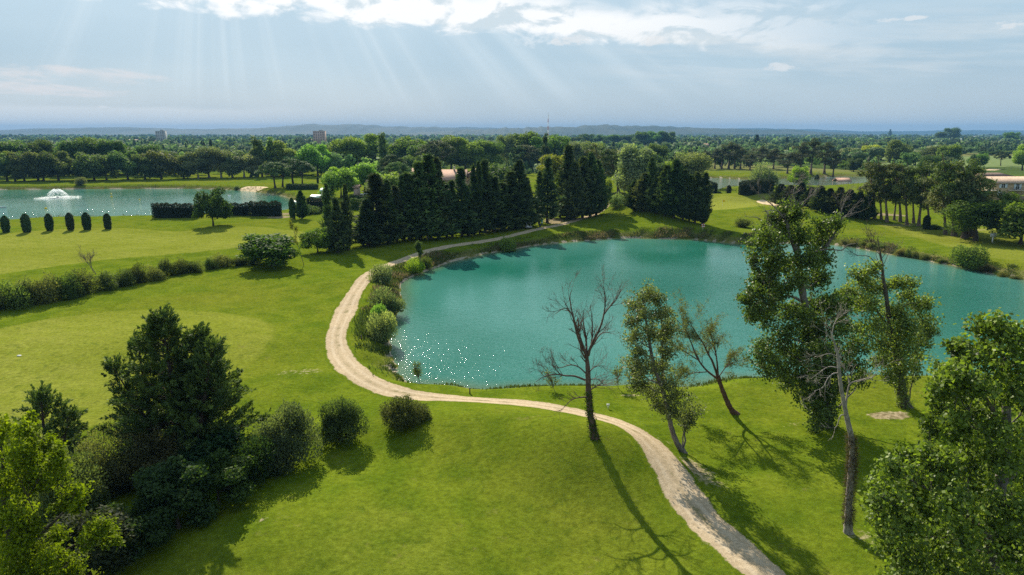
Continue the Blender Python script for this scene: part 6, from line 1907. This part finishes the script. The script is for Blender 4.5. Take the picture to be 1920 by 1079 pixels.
# ------------------------------------------------------------------ small things
def build_fountain():
    c = G(108, 371, WATER_Z); x, y = c
    o = thing('fountain', (x, y, WATER_Z), 'white mushroom-shaped fountain jet spraying on the lake', 'fountain')
    m, T, out = new_mat('spray')
    b = principled(T, None, (.86, .88, .88), .5, .3); tr = T.new('ShaderNodeBsdfTranslucent'); tr.inputs[0].default_value = (.86, .88, .88, 1)
    mx = T.new('ShaderNodeMixShader'); mx.inputs[0].default_value = .5
    T.l.new(b.outputs[0], mx.inputs[1]); T.l.new(tr.outputs[0], mx.inputs[2]); T.l.new(mx.outputs[0], out.inputs[0])
    r = rng_of(41); g = Geo(); n = 2300
    H = 16 / ppm(y) * 1.0; R = 20 / ppm(y)
    a = r.uniform(0, 6.28, n); rr = R * (.35 + .65 * r.random(n) ** .5); t = r.random(n)
    hh = H * (1.05 - .35 * (rr / R) ** 2)
    p = np.column_stack((np.cos(a) * rr * t, np.sin(a) * rr * t, hh * (1 - (2 * np.abs(t - .38) / 1.24) ** 2).clip(0, 1) * (t < 1) + .05)) + r.normal(0, .08, (n, 3))
    p[:, 2] = np.maximum(p[:, 2], .02)
    td = unit(np.column_stack((np.cos(a) * rr / R, np.sin(a) * rr / R, 2.2 * (.38 - t))) + .15 * rdir(r, n))
    g.leaves(p, td, rdir(r, n), .55 * r.uniform(.4, 1.5, n), .07, .5)
    link('spray', g.mesh('spray', m), o)
    g = Geo(); n = 2200; a = r.uniform(0, 6.28, n); rr = R * (.3 + 1.6 * r.random(n) ** 1.3)
    p = np.column_stack((np.cos(a) * rr, np.sin(a) * rr, np.full(n, .03) + .05 * r.random(n)))
    g.leaves(p, unit(np.column_stack((r.normal(0, 1, (n, 2)), np.zeros(n)))), np.tile((0., 0, 1), (n, 1)) + .3 * rdir(r, n), .5 * r.uniform(.4, 1.3, n), .28, .5)
    link('foam', g.mesh('foam', m), o)
    piece(o, 'nozzle', M_DARK, lambda g: (g.tube([(0, 0, -.3), (0, 0, .25)], [.5, .4], 10), g.tube([(0, 0, .25), (0, 0, .6)], [.12, .08], 8)))


build_fountain()


def buoy(px, py, s, label, tall=True):
    x, y = G(px, py, WATER_Z)
    o = thing('buoy', (x, y, WATER_Z), label, 'buoy', 'yellow buoys on the lake')
    h = s
    piece(o, 'float', M_YELLOW, lambda g: g.tube([(0, 0, -.25), (0, 0, -.2), (0, 0, 0), (0, 0, .25 * h), (0, 0, .42 * h), (0, 0, .5 * h)], [.05, .30 * h, .38 * h, .36 * h, .2 * h, .08 * h], 12))
    if tall: piece(o, 'top_mark', M_YELLOW, lambda g: (g.tube([(0, 0, .45 * h), (0, 0, 1.0 * h)], [.09 * h, .07 * h], 8), g.tube([(0, 0, 1.0 * h), (0, 0, 1.05 * h), (0, 0, 1.45 * h), (0, 0, 1.5 * h)], [.04, .26 * h, .24 * h, .03], 10)))


buoy(209, 370, 1.15, 'tall yellow buoy beside the fountain')
buoy(262, 375, .9, 'small yellow buoy beyond the sixth clipped column', False)
buoy(86, 392, 1.25, 'yellow buoy floating before the fountain foam', False)
buoy(103, 409, .8, 'smallest yellow buoy near the lawn edge behind the clipped columns', False)


def boat(px, py, L, rz, label, mat):
    x, y = G(px, py, WATER_Z)
    o = thing('rowing_boat', (x, y, WATER_Z), label, 'boat', None, rz)
    def hull(g):
        n = 9; s = np.linspace(-1, 1, n); w = .62 * (1 - np.abs(s) ** 2.6 * np.where(s > 0, 1, .45)) + .02
        rows = []
        for k, (zf, wf) in enumerate(((-.18, .05), (-.15, .6), (.1, .92), (.38, 1.0))):
            z = zf + .14 * s ** 2 * (k / 3)
            rows.append(np.column_stack((s * L / 2 * (.9 + .1 * k / 3), -w * wf, z)))
        prof = rows[::-1] + [np.column_stack((q[:, 0], -q[:, 1], q[:, 2])) for q in rows]
        v = np.vstack(prof); f = []
        for a in range(len(prof) - 1):
            for b in range(n - 1): f.append((a * n + b, a * n + b + 1, (a + 1) * n + b + 1, (a + 1) * n + b))
        g.quads(v, f, .5)
    piece(o, 'hull', mat, hull)
    for k in (-.4, .35): piece(o, 'bench', M_WOOD, lambda g: g.box((k * L / 2, 0, .22), (.25, 1.0, .05)))


M_BOAT = mat_plain('grey_boat_paint', (0.34, 0.35, 0.34), .5, .3, .15)
boat(1671, 474, 3.6, -.1, 'grey rowing boat moored on the far pond bank', M_BOAT)
boat(2, 390, 4.0, .1, 'pale boat on the lake cut by the frame edge', M_WHITE)
x, y = G(430, 367.5, WATER_Z)
o = thing('float', (x, y, WATER_Z), 'small white float on the green side of the lake', 'float')
piece(o, 'drum', M_WHITE, lambda g: g.tube([(-.6, 0, 0), (-.55, 0, 0), (.55, 0, 0), (.6, 0, 0)], [.05, .28, .28, .05], 10))
piece(o, 'cap', mat_plain('faded_red', (.5, .12, .08), .5), lambda g: g.tube([(-.1, 0, .1), (-.1, 0, .5)], [.12, .1], 8))

# life ring on its stand
b = GH(1318, 431)
o = thing('life_ring', b, 'red and white life ring on a stand at the pond bank below the cypress clump', 'life ring')
M_RED = mat_plain('ring_red', (0.62, 0.09, 0.04), .5, .3, .06)
piece(o, 'stand', M_WHITE, lambda g: (g.box((0, .12, .7), (.1, .1, 1.5)), g.box((0, .10, 1.42), (.3, .05, .12))))
_a = np.linspace(0, 2 * math.pi, 25)
_ring = np.column_stack((np.cos(_a) * .36, 0 * _a, 1.0 + np.sin(_a) * .36))
piece(o, 'ring', M_RED, lambda g: g.tube(_ring, .12, 8))
for k in range(4):
    piece(o, 'band', M_WHITE, lambda g: g.tube(_ring[k * 6 + 2:k * 6 + 5], .128, 8))

# flag on the green
b = GH(1354, 389)
o = thing('golf_flag', b, 'yellow flag on a thin pole in the putting green', 'flag')
ht = P3(1354, 375, b[1])[2] - b[2]
piece(o, 'pole', M_WHITE, lambda g: g.tube([(0, 0, 0), (0, 0, ht)], .03, 6))
piece(o, 'flag', M_YELLOW, lambda g: [g.box((.13 + k * .2, .05 * math.sin(k * 1.7), ht - .35), (.21, .03, .62 - .03 * k), .25 * math.cos(k * 1.7)) for k in range(4)])

# green post box and the little white cart by the track
b = GH(1016, 424)
o = thing('sign_post', b, 'slim green post box with a pale notice at the track fork', 'sign')
M_SIGN = mat_plain('sign_green', (0.05, 0.22, 0.14), .5, .3, .1)
piece(o, 'post', M_DARK, lambda g: g.box((0, 0, .3), (.12, .12, .6)))
piece(o, 'panel', M_SIGN, lambda g: g.box((0, 0, 1.2), (.55, .12, 1.3)))
piece(o, 'notice', M_WHITE, lambda g: g.box((0, -.07, .9), (.3, .02, .34)))
b = GH(1012.5, 426)
o = thing('litter_bin', b, 'dark litter bin beside the green post box', 'bin')
piece(o, 'body', M_DARK, lambda g: g.tube([(0, 0, 0), (0, 0, .02), (0, 0, .8), (0, 0, .82)], [.05, .25, .3, .26], 12))
piece(o, 'rim', M_SIGN, lambda g: g.tube([(0, 0, .8), (0, 0, .9)], [.31, .31], 12))
b = GH(991, 429)
o = thing('golf_cart', b, 'low grey and white golf cart parked under the cypress wall', 'golf cart', None, .1)
piece(o, 'body', mat_plain('cart_grey', (.35, .34, .35), .4, .4), lambda g: (g.box((0, 0, .42), (1.8, 1.0, .28)), g.box((.62, 0, .62), (.5, .95, .2), 0, .5, .8), g.box((-.6, 0, .68), (.5, .95, .3))))
piece(o, 'seat', M_WHITE, lambda g: (g.box((-.1, 0, .66), (.5, .9, .16)), g.box((-.38, 0, .92), (.1, .9, .4))))
for sx in (-.6, .6):
    for sy in (-.5, .5):
        wv = piece(o, 'wheel', M_DARK, lambda g: g.tube([(0, -.09, 0), (0, -.085, 0), (0, .085, 0), (0, .09, 0)], [.03, .2, .2, .03], 12), (sx, sy, .2))
piece(o, 'roof', M_WHITE, lambda g: (g.box((-.05, 0, 1.55), (1.5, 1.0, .06)), *[g.box((a, c, 1.1), (.04, .04, .84)) for a in (-.65, .5) for c in (-.42, .42)]))


def tee_marker(px, py, s, label, name='tee_marker', cat='marker'):
    b = GH(px, py); o = thing(name, b, label, cat)
    piece(o, 'post', M_WHITE, lambda g: g.box((0, 0, .3 * s), (.1 * s, .1 * s, .6 * s)))
    piece(o, 'board', M_WHITE, lambda g: (g.box((0, 0, .75 * s), (.55 * s, .12 * s, .34 * s)), g.box((0, -.01, .94 * s), (.6 * s, .16 * s, .05 * s))))


tee_marker(1860, 455, 2.3, 'white marker board on the shaded lawn before the hotel trees')
tee_marker(1140, 767, .5, 'small white marker beside the bare dead tree')
b = GH(36, 668); o = thing('tee_marker', b, 'tiny white marker lying on the pale mown lawn', 'marker'); piece(o, 'board', M_WHITE, lambda g: g.box((0, 0, .05), (.45, .2, .1), 0, .5, .8))


def stake(px, py, h, label):
    b = GH(px, py); o = thing('stake', b, label, 'stake')
    piece(o, 'shaft', M_WOOD, lambda g: g.box((0, 0, h / 2), (.13, .13, h), 0, .5, .85)); piece(o, 'cap', M_DARK, lambda g: g.box((0, 0, h + .02), (.14, .14, .05)))


stake(881, 739, .55, 'short wooden stake at the near pond edge')
stake(678, 637, .5, 'short dark stake in the grass strip between track and pond')


def build_fence(name, pts, n, h, label, mat, wires=(1.0,), rad=.05):
    w = np.array([GH(a, b) for a, b in pts]); s = np.concatenate(([0], np.cumsum(np.linalg.norm(np.diff(w, axis=0), axis=1))))
    t = np.linspace(0, s[-1], n); p = np.column_stack([np.interp(t, s, w[:, k]) for k in (0, 1)]); z = hgt(p[:, 0], p[:, 1])
    o = thing(name, (p[0, 0], p[0, 1], z[0]), label, 'fence')
    g = Geo(); g.tube([(0, 0, -.1), (0, 0, h)], [rad, rad], 6); g.tube([(0, 0, h), (0, 0, h + .04)], [rad * 1.3, rad * .4], 6); me = g.mesh('post', mat)
    for i in range(n): link('post', me, o, (p[i, 0] - p[0, 0], p[i, 1] - p[0, 1], z[i] - z[0]))
    for f in wires:
        piece(o, 'wire', mat, lambda g: g.tube(np.column_stack((p - p[0], z - z[0] + h * f * .97)), .014, 4))


build_fence('wire_fence', [(1350, 366), (1372, 365.5), (1397, 365)], 6, 2.6, 'thin wire fence between the clipped column and the squared hedge', M_DARK, (1.0, .75, .5, .25), .06)
build_fence('rope_fence', [(1133, 401), (1145, 397), (1156, 393), (1165, 390)], 10, .75, 'low rope fence climbing the edge of the raised tee', M_WOOD, (1.0,), .06)
build_fence('meadow_fence', [(1800, 318.5), (1860, 318), (1960, 318)], 14, 1.3, 'long low fence along the pale meadow', M_WOOD, (1.0, .55), .08)


# cars and golfers far off by the sheds
def car(px, py, rz, col, label):
    b = GH(px, py); o = thing('parked_car', b, label, 'car', 'cars parked under the plane trees', rz)
    paint = mat_plain('car_paint', col, .25, .5, .03)
    def body(g):
        sec = [(-2.1, .45, .78), (-1.9, .35, .95), (-1.0, .3, 1.0), (.6, .3, .98), (1.7, .32, .88), (2.1, .42, .72)]
        v = []
        for x, z0, z1 in sec: v += [(x, -.86, z0), (x, .86, z0), (x, .82, z1), (x, -.82, z1)]
        f = []
        for k in range(len(sec) - 1):
            a = k * 4
            for j in range(4): f.append((a + j, a + (j + 1) % 4, a + 4 + (j + 1) % 4, a + 4 + j))
        f += [(0, 3, 2, 1), (20, 21, 22, 23)]
        g.quads(v, f, .5)
        g.box((-.35, 0, 1.46), (1.5, 1.25, .05))
        for a, c in ((-1.1, -.6), (-1.1, .6), (.5, -.6), (.5, .6)): g.tube([(a * 1.25 + .05, c * 1.2, .98), (a, c, 1.45)], .05, 4)
    piece(o, 'body', paint, body)
    piece(o, 'window', M_GLASS, lambda g: g.box((-.35, 0, 1.2), (2.3, 1.44, .42), 0, .5, .72))
    for sx in (-1.3, 1.3):
        for sy in (-.8, .8): piece(o, 'wheel', M_DARK, lambda g: g.tube([(0, -.1, 0), (0, -.095, 0), (0, .095, 0), (0, .1, 0)], [.05, .32, .32, .05], 12), (sx, sy, .32))


car(672, 368, .2, (.7, .7, .68), 'white car parked nearest the pink lodge')
car(690, 366, 1.2, (.5, .5, .52), 'silver car parked in the middle under the tall plane tree')
car(701, 366, .1, (.06, .09, .2), 'dark blue car parked beyond the silver one')


def person(px, py, rz, label, top, legs, bend):
    b = GH(px, py)
    J = [(0, 0, .95), (0, .02, 1.2), (0, .03 - bend, 1.42), (0, .03 - bend, 1.52), (0, .01 - bend * 1.3, 1.66), (.1, 0, .9), (.13, -.02, .5), (.14, .02, .08), (.15, -.12, .03), (-.1, 0, .9), (-.14, .03, .5), (-.15, .06, .08), (-.16, -.08, .03),
         (.2, .02 - bend, 1.4), (.27, -.05 - bend, 1.15), (.2, -.25 - bend, .98), (-.2, .02 - bend, 1.4), (-.27, -.05 - bend, 1.15), (-.12, -.25 - bend, .98)]
    E = [(0, 1), (1, 2), (2, 3), (3, 4), (0, 5), (5, 6), (6, 7), (7, 8), (0, 9), (9, 10), (10, 11), (11, 12), (2, 13), (13, 14), (14, 15), (2, 16), (16, 17), (17, 18)]
    R = [.15, .14, .15, .06, .11, .09, .065, .045, .04, .09, .065, .045, .04, .065, .048, .035, .065, .048, .035]
    me = bpy.data.meshes.new('person'); me.from_pydata(J, E, []); me.skin_vertices or None
    o = link('person', me, None, tuple(map(float, b)), (0, 0, rz))
    m = o.modifiers.new('skin', 'SKIN')
    if not me.skin_vertices: me.attributes
    sv = me.skin_vertices[0].data
    for i, q in enumerate(R): sv[i].radius = (q, q)
    sv[0].use_root = True
    o.modifiers.new('sub', 'SUBSURF').levels = 1
    mt, T, out = new_mat('clothing')
    z = T.sep(T.new('ShaderNodeTexCoord').outputs['Object'])[2]
    c = T.mix(T.m('GREATER_THAN', z, .95), legs, top); c = T.mix(T.m('GREATER_THAN', z, 1.5), c, (.35, .2, .14))
    principled(T, out, c, .8, .2); me.materials.append(mt)
    tag(o, label, 'person', 'golfers beyond the lake')
    return o


try:
    person(605.5, 343, .4, 'standing golfer in dark blue clothes by the tiny dark column', (.03, .04, .08), (.02, .02, .03), 0)
    person(609, 344, 2.4, 'golfer in black bending slightly, next to the one in blue', (.02, .02, .02), (.03, .03, .03), .06)
except Exception as e:
    print('person', e)
b = GH(602.5, 344.5)
o = thing('golf_trolley', b, 'golf trolley with a pale bag beside the golfers', 'trolley', None, .3)
piece(o, 'bag', M_BOAT, lambda g: g.tube([(-.25, 0, .3), (-.2, 0, .35), (.35, 0, 1.05), (.36, 0, 1.06)], [.05, .16, .17, .12], 10))
piece(o, 'frame', M_DARK, lambda g: (g.tube([(-.3, 0, .2), (.55, 0, 1.15)], .025, 5), g.tube([(-.15, -.35, .2), (-.15, .35, .2)], .02, 5)))
for sy in (-.36, .36): piece(o, 'wheel', M_DARK, lambda g: g.tube([(0, -.03, 0), (0, -.025, 0), (0, .025, 0), (0, .03, 0)], [.02, .18, .18, .02], 10), (-.15, sy, .18))
